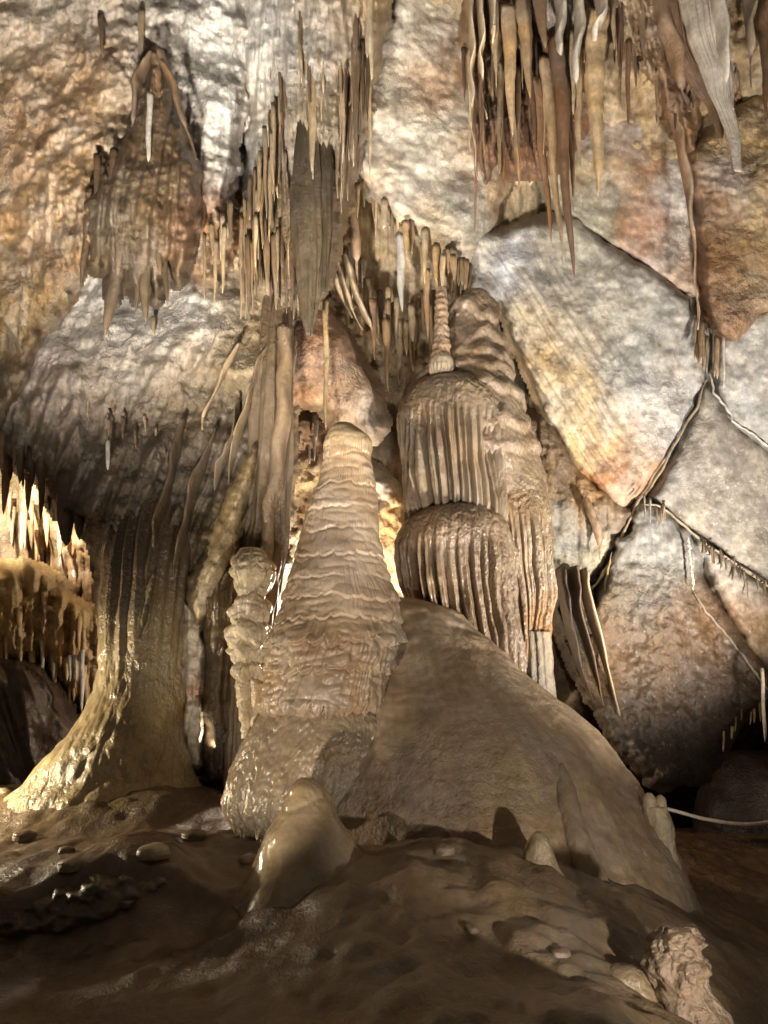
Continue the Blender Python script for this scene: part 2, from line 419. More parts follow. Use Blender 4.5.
# ---- back wall of the chamber, behind everything
wp = [(-150,-150,6.9),(384,-150,7.8),(900,-150,7.2),(0,0,8),(200,0,8.5),(384,0,9),(600,0,8.6),(768,0,8.3),(0,300,9),(200,300,9.6),(384,280,10.2),(430,340,10.3),
      (560,200,10.1),(768,200,9.7),(0,480,11.2),(60,600,11.5),(200,500,10.5),(340,480,11.3),(400,560,11.3),(480,500,10.5),(600,450,10.5),(768,450,10.4),(-200,600,10.5),
      (60,760,12),(300,700,12),(500,650,10.7),(600,640,10.8),(700,640,11),(768,640,11.2),(960,600,10),(600,760,12.6),(700,760,14),(768,780,14.2),(960,780,13),(700,900,15),
      (768,920,15),(300,900,13.5),(0,900,13),(-200,850,12),(960,300,8.8)]
wp = np.array(wp)
wall_tps = TPS(wp[:, :2] / 100, wp[:, 2], 0.01)
back = [(-200,-200),(968,-200),(968,930),(-200,930)]
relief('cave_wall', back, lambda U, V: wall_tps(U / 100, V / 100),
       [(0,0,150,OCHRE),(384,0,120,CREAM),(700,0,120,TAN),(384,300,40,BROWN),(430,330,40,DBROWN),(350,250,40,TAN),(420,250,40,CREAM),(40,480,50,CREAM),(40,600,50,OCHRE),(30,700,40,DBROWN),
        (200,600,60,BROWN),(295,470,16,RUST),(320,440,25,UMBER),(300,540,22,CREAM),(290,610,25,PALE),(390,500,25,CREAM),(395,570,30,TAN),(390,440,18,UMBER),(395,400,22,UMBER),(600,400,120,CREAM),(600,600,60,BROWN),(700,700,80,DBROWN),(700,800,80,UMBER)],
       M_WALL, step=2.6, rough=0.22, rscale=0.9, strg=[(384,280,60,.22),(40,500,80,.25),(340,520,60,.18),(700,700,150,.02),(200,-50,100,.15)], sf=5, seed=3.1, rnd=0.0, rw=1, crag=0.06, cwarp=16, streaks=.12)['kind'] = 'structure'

# ================================================================== ROCK MASSES
def rock(name, label, cat, *a, group=None, **k):
    return tag(relief(name, *a, **k), label, cat, group)

# upper-left ochre bulge of the ceiling
def d_ul(U, V):
    return 7.5 + 0.0016 * (V - 0) * 0.4 + 0.6 * ((U - 120) / 200) ** 2 - 0.35 * np.exp(-(((U - 110) / 60) ** 2 + ((V - 200) / 90) ** 2))
rock('rock_bulge', 'broad ochre and tan rock bulge with grey top filling the upper left', 'rock',
     [(-150,-150),(262,-150),(262,20),(240,110),(228,190),(235,250),(215,285),(165,262),(120,255),(85,262),(66,300),(40,330),(12,395),(-25,440),(-150,440)],
     d_ul, [(10,10,30,PALE),(60,15,40,(176,164,146)),(110,30,40,(168,156,140)),(180,60,34,(184,178,168)),(215,50,35,(206,200,190)),(226,150,26,(218,212,202)),(218,105,28,(214,208,198)),(20,60,40,TAN),(40,100,44,(182,140,98)),(90,80,40,OCHRE),(8,110,30,(140,86,46)),(70,60,20,(168,120,76)),(60,250,25,(150,104,62)),(20,200,40,(176,132,88)),(60,160,40,(184,140,94)),
      (10,185,14,UMBER),(45,220,40,TAN),(30,290,40,(140,108,66)),(0,360,40,(104,80,52)),(90,210,30,BROWN),(150,130,35,(118,92,62)),(130,200,45,(104,80,56)),(190,200,28,(132,86,62)),(180,250,25,BROWN),(205,240,20,OCHRE),(100,150,35,(150,122,84)),(-100,100,80,TAN)],
     M_WALL, blot=.22, rough=0.30, rscale=.9, strg=[(60,100,70,.03),(150,180,60,.10),(200,60,30,.02),(20,320,50,.06)], sf=7, seed=1.0, rnd=.25, rw=34, warp=7, crag=0.05, streaks=.1)

# pale-to-brown hanging massif on the left, its unlit lower part darkened in the colour
def d_lm(U, V):
    return 8.3 - 0.35 * np.exp(-(((U - 170) / 90) ** 2 + ((V - 520) / 160) ** 2)) + 0.5 * np.clip((60 - U) / 100, 0, 1) + 0.25 * np.clip((340 - V) / 100, 0, 1)
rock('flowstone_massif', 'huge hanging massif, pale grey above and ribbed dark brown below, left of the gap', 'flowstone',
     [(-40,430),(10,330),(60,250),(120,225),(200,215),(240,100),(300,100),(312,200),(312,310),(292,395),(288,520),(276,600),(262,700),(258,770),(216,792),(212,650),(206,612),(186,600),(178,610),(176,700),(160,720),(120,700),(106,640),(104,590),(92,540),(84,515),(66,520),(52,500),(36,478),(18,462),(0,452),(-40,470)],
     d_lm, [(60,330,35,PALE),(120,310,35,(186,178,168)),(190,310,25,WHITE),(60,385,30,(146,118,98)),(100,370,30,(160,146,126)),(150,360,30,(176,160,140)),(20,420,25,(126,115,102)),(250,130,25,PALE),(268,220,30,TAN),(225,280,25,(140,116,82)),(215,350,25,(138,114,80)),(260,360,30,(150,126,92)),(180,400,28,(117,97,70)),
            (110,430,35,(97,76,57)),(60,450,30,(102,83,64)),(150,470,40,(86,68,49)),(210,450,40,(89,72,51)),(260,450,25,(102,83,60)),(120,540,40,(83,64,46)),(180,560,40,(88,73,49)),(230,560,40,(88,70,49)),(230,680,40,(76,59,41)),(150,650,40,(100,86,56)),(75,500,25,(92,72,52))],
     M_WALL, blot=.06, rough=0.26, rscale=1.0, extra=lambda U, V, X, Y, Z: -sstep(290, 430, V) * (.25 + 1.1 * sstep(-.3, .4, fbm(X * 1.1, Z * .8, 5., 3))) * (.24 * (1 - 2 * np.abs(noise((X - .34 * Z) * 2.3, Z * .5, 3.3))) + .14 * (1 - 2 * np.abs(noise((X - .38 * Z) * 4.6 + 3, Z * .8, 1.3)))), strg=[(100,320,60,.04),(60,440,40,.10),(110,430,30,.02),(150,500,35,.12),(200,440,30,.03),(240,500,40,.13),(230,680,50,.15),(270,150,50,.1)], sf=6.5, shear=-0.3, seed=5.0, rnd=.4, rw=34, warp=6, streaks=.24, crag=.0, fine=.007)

# string-hung panel above the centre left
rock('ribbed_flowstone', 'grey and cream ribbed panel at the top behind the dense stalactite fringe', 'flowstone',
     [(235,-150),(400,-150),(388,0),(372,60),(362,120),(350,180),(335,240),(318,300),(300,318),(282,312),(252,300),(240,260),(248,180),(258,120),(236,60)],
     lambda U, V: 7.95 + 0.0014 * (V - 100) - .35 * np.exp(-((U - 320) / 45) ** 2), [(250,40,25,(210,204,194)),(280,60,25,(186,178,166)),(320,30,25,(176,164,150)),(360,20,25,TAN),(330,100,25,(150,126,96)),(290,130,25,(170,156,136)),(256,150,20,(214,206,194)),(300,200,30,(126,100,70)),(280,260,30,(130,104,72)),(330,180,25,BROWN)],
     M_WALL, rough=.10, strg=.16, sf=8.5, seed=9.0, rnd=.35, rw=26, warp=5, streaks=.15)

# brown hanging rock over the tall stalagmite
rock('hanging_rock', 'smooth brown hanging rock right above the tip of the tall stalagmite', 'rock',
     [(236,318),(262,290),(292,286),(312,300),(340,330),(362,365),(378,395),(382,428),(372,436),(352,424),(336,430),(322,405),(300,400),(288,408),(262,392),(244,360)],
     lambda U, V: 8.55 - 0.3 * np.exp(-(((U - 310) / 50) ** 2 + ((V - 350) / 50) ** 2)), [(270,320,30,(132,90,62)),(310,350,35,(140,100,70)),(350,400,20,(150,120,92)),(365,420,12,(170,156,140)),(330,420,12,(140,116,90))],
     M_WALL, rough=.08, rscale=1.6, strg=.02, seed=12., rnd=.35, rw=30, warp=4)

# cream block in the upper centre
rock('rock_block', 'cream and grey lozenge rock block in the upper centre between two stalactite clusters', 'rock',
     [(372,40),(400,-10),(455,-60),(480,10),(500,90),(505,190),(486,235),(470,262),(440,262),(405,225),(372,190),(342,166),(338,120),(352,90)],
     lambda U, V: 8.9 + 0.0012 * (V - 100) + 0.0022 * (U - 420), [(420,30,30,(206,194,174)),(400,90,25,(214,200,174)),(430,70,18,(170,110,66)),(425,95,14,(148,96,58)),(380,140,30,(196,184,166)),(420,150,28,(180,170,152)),(370,165,14,(186,150,108)),(450,200,20,(134,138,130)),(430,225,18,(180,150,112)),(440,120,20,(206,192,168)),(480,170,20,(176,140,100)),(470,60,20,(150,118,84)),(345,140,10,(214,190,150))],
     M_ROCK, blot=.34, fine=.006, rough=.13, rscale=1.3, seed=15., rnd=.2, rw=18, warp=5, crag=.016)

# ceiling mass of ribs, top right
rock('dripstone_ceiling', 'brown and grey ribbed dripstone ceiling along the top right, hung with stalactites', 'dripstone',
     [(455,-150),(930,-150),(930,40),(790,60),(765,30),(745,60),(735,110),(722,70),(705,90),(690,150),(670,120),(655,80),(640,70),(628,40),(612,50),(600,90),(575,130),(555,170),(538,170),(512,175),(500,140),(486,190),(474,150),(470,70),(462,20)],
     lambda U, V: 8.5 + 0.0016 * V + 0.0006 * (U - 480), [(480,40,30,(150,112,74)),(500,120,30,(126,88,58)),(540,60,25,(140,110,84)),(530,120,30,RUST),(570,30,25,(184,176,168)),(610,30,30,TAN),(650,30,30,(146,120,90)),(680,60,30,(150,104,66)),(720,20,25,(178,168,156)),(760,10,25,BROWN),(690,120,20,(140,100,66))],
     M_WALL, rough=.12, strg=.2, sf=7.5, shear=.15, seed=20., rnd=.3, rw=22, warp=6, streaks=.15)

# the jointed blocks of the right wall
rock('rock_block', 'white and rust-streaked rock block under the right end of the stalactite cluster', 'rock',
     [(548,130),(580,90),(600,60),(640,62),(668,110),(690,170),(702,230),(700,300),(686,292),(640,262),(600,240),(560,216),(545,180)],
     lambda U, V: 9.45 + .001 * (V - 150) + .0012 * (U - 600), [(610,90,25,(176,168,156)),(640,110,25,(190,184,176)),(615,130,16,(170,130,110)),(600,170,20,(178,160,130)),(640,180,14,(186,130,92)),(620,170,14,(188,140,100)),(680,200,16,(212,204,198)),(665,240,22,(204,186,172)),(645,225,14,(182,112,66)),(640,240,12,(178,104,58)),(590,215,18,(170,162,140)),(690,280,15,(190,150,120))],
     M_ROCK, blot=.34, fine=.006, rough=.08, rscale=1.3, seed=22., rnd=.16, rw=12, warp=4, crag=.010)
rock('rock_block', 'largest pale grey rock face, with a rust-orange lower corner, right of the draped flowstone', 'rock',
     [(462,240),(500,232),(535,222),(570,216),(610,248),(650,270),(690,300),(708,330),(706,372),(690,410),(668,455),(640,496),(620,508),(590,480),(560,440),(535,392),(515,340),(500,300),(470,290)],
     lambda U, V: 9.5 + .0013 * (V - 300) + .0009 * (U - 600), [(480,260,14,(176,170,160)),(510,268,14,(196,196,204)),(540,280,18,(122,116,106)),(560,262,14,(150,142,128)),(600,270,25,(174,168,150)),(640,290,25,(196,192,182)),(620,330,28,(162,160,152)),(660,340,22,(140,138,132)),(660,390,25,(190,186,184)),(640,430,16,(200,190,180)),(632,445,13,(172,112,58)),(615,460,12,(176,110,54)),(600,430,16,(190,160,116)),(560,350,22,(196,160,112)),(555,400,20,(198,168,124)),(575,430,16,(204,172,126)),(530,320,15,(200,184,156)),(585,330,20,(190,180,160)),(690,350,16,(190,182,172)),(640,490,12,(190,130,76))],
     M_ROCK, blot=.34, fine=.006, rough=.07, rscale=1.8, strg=[(545,370,40,.13),(570,420,30,.13),(640,320,60,0.0),(660,420,40,0.0)], sf=10, shear=.62, seed=24., rnd=.16, rw=12, warp=4, crag=.008)
rock('rock_block', 'warm tan rock face at the right edge below the hanging drapery, browner on its left side', 'rock',
     [(690,150),(720,120),(760,90),(830,60),(900,80),(930,300),(800,300),(762,312),(738,340),(722,330),(706,300),(702,240)],
     lambda U, V: 9.1 + .001 * (V - 200) - .0006 * (U - 720), [(710,200,22,(150,106,72)),(730,260,25,(148,104,66)),(720,300,16,(142,98,64)),(755,220,16,(196,164,116)),(760,160,20,(186,150,104)),(750,280,16,(180,146,104)),(735,180,14,(200,190,180)),(850,200,60,TAN)],
     M_WALL, rough=.09, rscale=1.5, strg=.02, seed=26., rnd=.2, rw=14, warp=4)
rock('rock_block', 'light grey rock face at the right edge above the wavy white seam', 'rock',
     [(716,372),(722,340),(742,326),(768,306),(830,290),(930,300),(930,520),(800,470),(768,448),(746,436),(728,412)],
     lambda U, V: 9.5 + .0012 * (V - 350) - .0006 * (U - 720), [(740,350,20,(186,182,176)),(750,400,25,(182,180,178)),(730,390,12,(160,156,150)),(768,330,14,(196,192,186)),(850,400,60,GREY)],
     M_ROCK, blot=.34, fine=.006, rough=.05, rscale=1.4, seed=28., rnd=.14, rw=10, warp=3, crag=.008)
rock('rock_block', 'speckled grey-brown rock face with the seam crossing above it, right edge', 'rock',
     [(706,386),(718,400),(740,432),(768,452),(800,474),(930,530),(930,680),(800,610),(768,582),(735,560),(700,536),(672,512),(652,498),(668,470),(690,425)],
     lambda U, V: 9.75 + .001 * (V - 500) - .0004 * (U - 720), [(700,420,20,(160,150,138)),(720,480,30,(142,130,118)),(680,490,14,(166,160,152)),(760,500,25,(150,138,124)),(750,560,18,(176,162,144)),(690,520,14,(150,128,100)),(850,560,60,SLATE)],
     M_ROCK, blot=.34, fine=.006, rough=.05, rscale=1.4, seed=30., rnd=.14, rw=12, warp=3, crag=.008)
rock('rock_block', 'dark grey rock block over a red-brown base, between the forked white seams', 'rock',
     [(640,506),(660,508),(690,530),(700,560),(712,590),(735,625),(770,660),(800,700),(790,712),(760,708),(742,720),(720,752),(700,776),(670,784),(640,770),(618,750),(600,715),(590,670),(588,625),(600,590),(618,545)],
     lambda U, V: 9.62 - .0009 * (V - 560) + .0010 * (U - 660), [(640,540,25,(146,142,134)),(660,570,22,(138,132,122)),(630,590,18,(130,116,98)),(610,640,22,(108,78,50)),(650,640,25,(112,84,58)),(690,620,20,(112,82,56)),(700,680,30,(96,72,52)),(650,720,30,(76,58,42)),(730,700,25,(88,66,48)),(690,760,25,(66,50,36))],  # red-brown base darkened further in colour where little light reaches
     M_WALL, rough=.10, rscale=1.6, seed=32., rnd=.22, rw=16, warp=8, crag=.03)
rock('rock_block', 'brown and white rock wedge along the lower right edge above the dark hollow', 'rock',
     [(668,512),(700,542),(735,566),(768,590),(810,620),(930,690),(930,800),(830,740),(790,700),(765,668),(740,630),(720,598),(706,570),(694,535)],
     lambda U, V: 9.65 - .0008 * (V - 560), [(700,560,14,(186,178,170)),(720,580,14,(176,160,140)),(730,610,16,(164,112,72)),(760,620,18,(150,120,92)),(770,660,20,(160,138,112)),(750,590,12,(190,180,166)),(850,700,60,BROWN)],
     M_WALL, rough=.07, rscale=1.8, seed=34., rnd=.2, rw=14, warp=4, crag=.02)
rock('rock_block', 'small brown and grey rock wedge right beside the draped flowstone', 'rock',
     [(528,420),(545,415),(575,462),(600,492),(632,512),(612,548),(590,580),(560,590),(548,560),(540,500)],
     lambda U, V: 9.75 + .001 * (V - 500), [(560,470,16,(120,92,62)),(585,500,14,(176,130,76)),(600,520,14,(128,108,90)),(570,540,18,(140,136,124)),(560,570,14,(150,138,116)),(600,560,10,(190,170,140))],
     M_WALL, rough=.10, rscale=2, strg=.05, seed=36., rnd=.2, rw=14, warp=4, crag=.03)

# grotto on the far left
rock('grotto_flowstone', 'warm cream and ochre flowstone tier hung with drips inside the bright left grotto', 'flowstone',
     [(-120,560),(-40,560),(0,566),(30,568),(52,580),(66,600),(84,610),(104,616),(112,640),(106,700),(92,712),(80,690),(64,690),(54,672),(38,650),(26,668),(14,664),(0,655),(-60,640),(-120,660)],
     lambda U, V: 10.3 + .0022 * (V - 600) + .002 * (U - 40), [(10,590,25,(196,162,104)),(50,600,20,(150,116,70)),(80,620,20,(206,170,110)),(30,640,20,(184,140,84)),(60,660,18,(176,134,86)),(95,650,14,(196,160,140)),(90,700,14,(180,150,130))],
     M_WALL, rough=.14, rscale=2, strg=.26, sf=6, seed=40., rnd=.3, rw=18, warp=5, crag=.06)
rock('boulder', 'dark purple-brown folded boulder in shadow at the left edge', 'boulder',
     [(-120,640),(-20,652),(10,660),(40,668),(58,690),(76,720),(86,735),(70,760),(50,788),(30,812),(-10,818),(-120,820)],
     lambda U, V: 9.5 + .4 * ((U - 20) / 90) ** 2 + .001 * (740 - V), [(20,720,40,(72,52,42)),(50,740,15,(92,72,62)),(10,680,20,(60,44,34)),(20,790,20,(66,48,36))],
     M_MUD, rough=.08, rscale=1.6, strg=.12, sf=2.4, shear=.4, seed=42., rnd=.5, rw=32, warp=4)
# bright slab in the alcove, right of the stalagmite
rock('rock_ledge', 'bright tilted tan ledge in the alcove between the stalagmite and the draped flowstone', 'rock',
     [(366,466),(385,478),(404,500),(416,530),(420,580),(412,640),(396,620),(385,580),(376,540),(366,500)],
     lambda U, V: 10.2 + .002 * (U - 390), [(385,490,10,(206,196,180)),(395,515,12,(200,160,110)),(392,560,14,(170,128,84)),(400,600,14,(140,104,72))],
     M_WALL, rough=.12, rscale=2.5, seed=44., rnd=.2, rw=10, warp=4, crag=.06)
rock('rock_ledge', 'steep brown and cream ledge in the bright gap left of the tall stalagmite', 'rock',
     [(282,410),(300,402),(318,420),(324,450),(312,500),(300,560),(292,640),(280,700),(272,700),(278,560),(280,470)],
     lambda U, V: 10.0 + .002 * (U - 290), [(295,430,10,(120,84,62)),(305,450,10,(150,116,88)),(296,470,8,(206,176,130)),(292,510,12,(120,92,68)),(295,550,10,(200,176,150)),(284,610,14,(206,196,180)),(280,660,12,(190,170,150))],
     M_WALL, rough=.14, rscale=2.5, seed=46., rnd=.2, rw=8, warp=5, crag=.08)
# dim boulder in the hollow on the right
rows_loft('boulder', [(752,735,790,12.2),(762,722,830,12.2),(790,706,860,12.2),(820,700,870,12.2),(850,700,870,12.2)], M_MUD, 60, 72,
          disp=lambda T, I, X, Y, Z: .12 * fbm(X * 1.2, Y * 1.2, Z * 1.2, 4), base=(60, 42, 30))
tag(bpy.context.scene.objects[-1] if False else bpy.data.objects['boulder.001'], 'dim rounded reddish boulder deep in the dark hollow on the right', 'boulder')

# ================================================================== SPELEOTHEMS
def wavy(T, k, s): return noise(np.cos(T) * k + s, np.sin(T) * k - s, s)

# ---- the smooth mound
def mound_disp(T, I, X, Y, Z):
    d = .06 * fbm(X * .9, Y * .9, Z * .9, 4) + .005 * fbm(X * 5, Y * 5, Z * 4, 4)
    d = d + .007 * (1 - np.abs(noise(T * 9, I * 1.6, 2.0)) * 2) * sstep(.15, .8, I)          # faint flow ribs down the slope
    d = d + .012 * fbm(X * 3, Y * 3, Z * 5, 3) + .012 * (1 - 2 * np.abs(noise(X * 2 + noise(X * 3, Z * 3, 1.), Z * 9 + noise(X * 4, Y * 4, 2.), Y * 2))) + .02 * sstep(.0, .3, I) * noise(T * 3, I * 5, 9.) + .05 * np.abs(noise(X * 3, Y * 3, Z * 3.5)) * sstep(.30, .12, I) + .010 * np.abs(noise(X * 9, Y * 9, Z * 7))
    return d
def mound_col(T, I, X, Y, Z):
    m = sstep(-.6, .6, fbm(X * .8, Y * .8, Z * 1.2 + 3, 4))[..., None]
    s = (1 + .20 * fbm(T * 14, Z * .8, 2.0, 4) + .12 * fbm(X * 5, Y * 5, Z * 5, 4))[..., None]
    return (lin((142, 115, 82)) * (1 - m) + lin((156, 131, 98)) * m) * s
mound = rows_loft('flowstone_mound', [(598,396,414,7.9),(606,376,440,7.9),(622,360,466,7.9),(645,345,496,7.9),(668,330,520,7.85),(690,316,544,7.8),(715,302,574,7.75),(745,288,604,7.7),(780,275,630,7.65),(815,262,652,7.6),(850,252,670,7.6),(890,246,688,7.55),(930,240,704,7.5)],
          M_MOUND, 200, 420, ratio=.86, disp=mound_disp, colf=mound_col)
tag(mound, 'great smooth brown flowstone mound sloping down to the right from the tall stalagmite', 'flowstone mound')

# ---- pedestal flow under the stalagmite
def ped_disp(T, I, X, Y, Z):
    d = .05 * fbm(X * 1.6, Y * 1.6, Z * .9, 4)
    d = d - .055 * (1 - np.abs(np.sin(T * 3 + 1.6 * noise(T * 2, 3.0) + .9))) ** 3 * sstep(.25, .6, I) - .03 * (1 - np.abs(np.sin(T * 8 + noise(T * 3, 2.)))) ** 2 * sstep(.3, .8, I)
    r = noise(T * 7 + .4 * noise(T * 9, Z * 3, 1.), Z * 13 + 1.2 * noise(T * 8, Z * 2, 4.), 6.)
    d = d + .014 * np.abs(r) * 2 + .008 * fbm(T * 30, Z * 5, 2., 3)
    return d
ped = rows_loft('flowstone_pedestal', [(690,284,356,7.0),(702,272,372,6.98),(716,262,384,6.95),(740,246,390,6.9),(768,230,390,6.85),(795,223,384,6.8),(812,226,372,6.78),(828,238,358,6.75),(848,246,345,6.75)],
          M_FLOWW, 150, 360, ratio=.68, disp=ped_disp, colf=None, base=(146, 124, 92))
tag(ped, 'glistening rippled flowstone pedestal directly beneath the tall tiered stalagmite', 'flowstone')

# ---- the tall tiered stalagmite
TIERS = [(458, .004, 1.5, 9), (487, .007, 2.0, 13), (509, .008, 2.0, 17), (533, .004, 1.5, 15), (557, .014, 2.8, 19), (579, .008, 2, 21), (598, .030, 3.5, 23), (620, .018, 4, 26), (642, .070, 9, 29), (668, .060, 10, 25), (709, .115, 13, 27)]
def stal_disp(T, I, X, Y, Z):
    v = 424 + I * (724 - 424)
    d = np.zeros_like(v); prev = np.full_like(v, 424.0)
    for i, (tv, k, A, n) in enumerate(TIERS):
        drip = np.abs(np.sin(T * n / 2 + 2.5 * noise(np.cos(T) * 3, np.sin(T) * 3, i * 2.3) + .3 * noise(T * 9, Z * 3, 2.))) ** .6
        var = .45 + .9 * np.clip(.5 + wavy(T, 4.5, 5. + i), 0, 1)
        e = tv + 5 * wavy(T, 1.0, 3. + i * .4) + 3 * wavy(T, 3, 8. + i) + A * (drip - .6) * var
        on = .25 + .75 * sstep(-.45, .15, wavy(T, 1.1, 11. + i * 3))
        if i in (10, 8, 4): on = .6 + .4 * on
        t = np.clip((v - prev) / np.maximum(e - prev, 4), 0, 1)
        inside = sstep(e + 1.6, e, v) * sstep(prev - .5, prev + 1.5, v)
        d = d + inside * on * k * (t ** 1.4 + .35 * t * (drip - .5) * (A > 3))
        d = d - on * (.007 + .10 * k) * np.exp(-((v - e - 2.2) / 1.5) ** 2)
        prev = np.maximum(e, prev + 3)
    low = sstep(575, 650, v)
    lump = np.abs(noise(X * 5 + .6 * noise(X * 5, Y * 5, Z * 4), Z * 11, Y * 5))
    d = d + (.006 + .012 * low) * (1 - 2 * np.abs(noise(np.cos(T) * 13 + .5 * noise(X * 5, Z * 7, 2.), np.sin(T) * 13, Z * 2.6))) * np.clip(.4 + 1.2 * fbm(X * 3, Y * 3, Z * 4, 2), 0, 1.4)
    d = d + (.020 + .012 * low) * lump + .018 * fbm(X * 2, Y * 2, Z * 1.6, 3) + (.004 + .006 * low) * np.abs(noise(X * 15, Y * 15, Z * 17))
    return d
def stal_col(T, I, X, Y, Z):
    m = sstep(-.5, .5, fbm(X * 2, Y * 2, Z * 2, 4))[..., None]
    c = lin((148, 120, 88)) * (1 - m) + lin((168, 142, 110)) * m
    top = sstep(.12, 0, I)[..., None]
    return c * (1 - top) + lin((168, 142, 96)) * top
tall = rows_loft('stalagmite', [(424,336,352,7.1),(428,331,358,7.1),(436,327,368,7.1),(460,323,371,7.1),(480,319,373,7.1),(505,309,376,7.08),(545,299,380,7.06),(575,291,388,7.04),(600,286,396,7.02),(625,278,398,7.0),(645,274,396,7.0),(665,272,388,7.0),(688,268,380,7.0),(705,268,372,7.0),(724,284,352,7.0)],
          M_STALAG, 400, 520, ratio=.95, disp=stal_disp, colf=stal_col)
tag(tall, 'tall tiered beige stalagmite tapering to a blunt tip in the centre', 'stalagmite')

# ---- foreground cone and smaller stalagmites
def soft_disp(a=.03, s=2.0):
    return lambda T, I, X, Y, Z: a * fbm(X * s, Y * s, Z * s * .7, 4) + .006 * fbm(X * 14, Y * 14, Z * 6, 3)
def cone_disp(T, I, X, Y, Z):
    d = .035 * fbm(X * 2.4, Y * 2.4, Z * 1.6, 3) + .005 * fbm(X * 16, Y * 16, Z * 9, 3)
    d = d - .010 * np.exp(-((I - .2 - .05 * np.sin(T * 2)) / .025) ** 2) + .008 * np.exp(-((I - .15) / .05) ** 2)
    return d
tag(rows_loft('stalagmite', [(778,297,313,5.75),(783,290,320,5.75),(795,284,328,5.75),(812,277,336,5.72),(835,264,349,5.7),(856,254,360,5.7),(874,245,370,5.68),(900,232,384,5.68)],
          M_WETS, 110, 160, disp=cone_disp, base=(146, 120, 78)), 'squat rounded cone stalagmite with wet highlights at the foot of the pedestal', 'stalagmite')
tag(rows_loft('stalagmite', [(832,533,543,5.6),(837,529,547,5.6),(850,525,551,5.6),(870,522,560,5.6),(890,522,572,5.6),(910,520,580,5.6)], M_FLOW, 60, 72, disp=soft_disp(.02, 3), base=(148, 126, 90)),
    'small smooth thumb-shaped stalagmite at the lower edge of the mound', 'stalagmite')
tag(rows_loft('flowstone_rib', [(762,553,562,6.62,1.2),(772,551,568,6.57,1.2),(800,555,578,6.4,1.2),(840,564,592,6.2,1.2),(880,572,606,6.05,1.2),(905,578,612,6.0,1.2)], M_MOUND, 60, 64, disp=soft_disp(.02, 3), base=(140, 118, 88)),
    'narrow raised rib running down the right flank of the mound', 'flowstone rib')
# twin-tipped stalagmite
tw = empty('stalagmite', P(657, 850, 6.9))
tag(tw, 'pale twin-tipped stalagmite standing by the dark hollow beside the cable', 'stalagmite')
rows_loft('body', [(806,645,666,6.9),(818,645,670,6.9),(835,650,674,6.9),(852,658,677,6.9),(880,664,684,6.9)], M_FLOW, 60, 60, disp=soft_disp(.02, 4), base=(160, 138, 98), parent=tw)
rows_loft('tip', [(793,647,651,6.9),(796,644,654,6.9),(803,643,656,6.9),(815,644,659,6.9)], M_FLOW, 24, 32, disp=soft_disp(.01, 4), base=(160, 138, 98), parent=tw)
rows_loft('tip', [(795,659,662,6.9),(798,656,665,6.9),(805,655,667,6.9),(817,654,670,6.9)], M_FLOW, 24, 32, disp=soft_disp(.01, 4), base=(160, 138, 98), parent=tw)
# crusty pinnacle, lower right
def pin_disp(T, I, X, Y, Z):
    return .045 * fbm(X * 5, Y * 5, Z * 5, 3) + .03 * ridged(X * 9, Y * 9, Z * 9, 3) * sstep(.75, .1, I)
tag(rows_loft('stalagmite', [(926,664,692,4.5),(934,656,698,4.5),(946,652,700,4.5),(958,652,703,4.48),(975,655,706,4.47),(990,660,712,4.45),(1005,658,722,4.42),(1030,650,735,4.4),(1060,645,745,4.4)],
          M_MUD, 150, 180, disp=pin_disp, base=(134, 110, 84)), 'knobbly crusted pinnacle in the lower right corner of the ledge', 'stalagmite')
tag(rows_loft('stalagmite', [(966,616,632,4.5),(970,608,642,4.5),(980,604,650,4.5),(995,603,655,4.5),(1020,603,660,4.5)], M_FLOWW, 50, 80, disp=soft_disp(.02, 4), base=(138, 114, 76)),
    'low rounded dome stalagmite just left of the crusted pinnacle', 'stalagmite')

# ---- left column with flared foot
def col_disp(T, I, X, Y, Z):
    d = .05 * fbm(X * 1.2, Y * 1.2, Z * .8, 4)
    r = 1 - 2 * np.abs(noise(T * 6 + noise(T * 5, Z * 2, 3.), Z * 4 + 1.5 * noise(T * 7, Z, 7.), 2.))
    d = d + (.006 * r + .045 * np.abs(noise(X * 5, Y * 5, Z * 3)) + .02 * np.abs(noise(X * 11, Y * 11, Z * 7))) * sstep(.4, .7, I)
    d = d + .05 * (1 - 2 * np.abs(noise(T * 3.4, Z * .35, 5.))) * sstep(.75, .4, I)
    return d
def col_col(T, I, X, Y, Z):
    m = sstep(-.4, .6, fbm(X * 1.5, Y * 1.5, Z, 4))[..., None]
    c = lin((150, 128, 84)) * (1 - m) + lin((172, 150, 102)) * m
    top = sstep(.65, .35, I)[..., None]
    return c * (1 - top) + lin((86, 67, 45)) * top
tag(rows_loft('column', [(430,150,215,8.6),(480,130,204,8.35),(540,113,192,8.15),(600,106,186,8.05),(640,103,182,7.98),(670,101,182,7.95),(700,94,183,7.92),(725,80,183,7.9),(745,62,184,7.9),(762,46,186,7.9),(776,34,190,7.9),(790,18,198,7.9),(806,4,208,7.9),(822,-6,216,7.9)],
          M_FLOWW, 200, 320, ratio=.9, disp=col_disp, colf=col_col), 'massive column with a flared golden foot on the left floor', 'column')
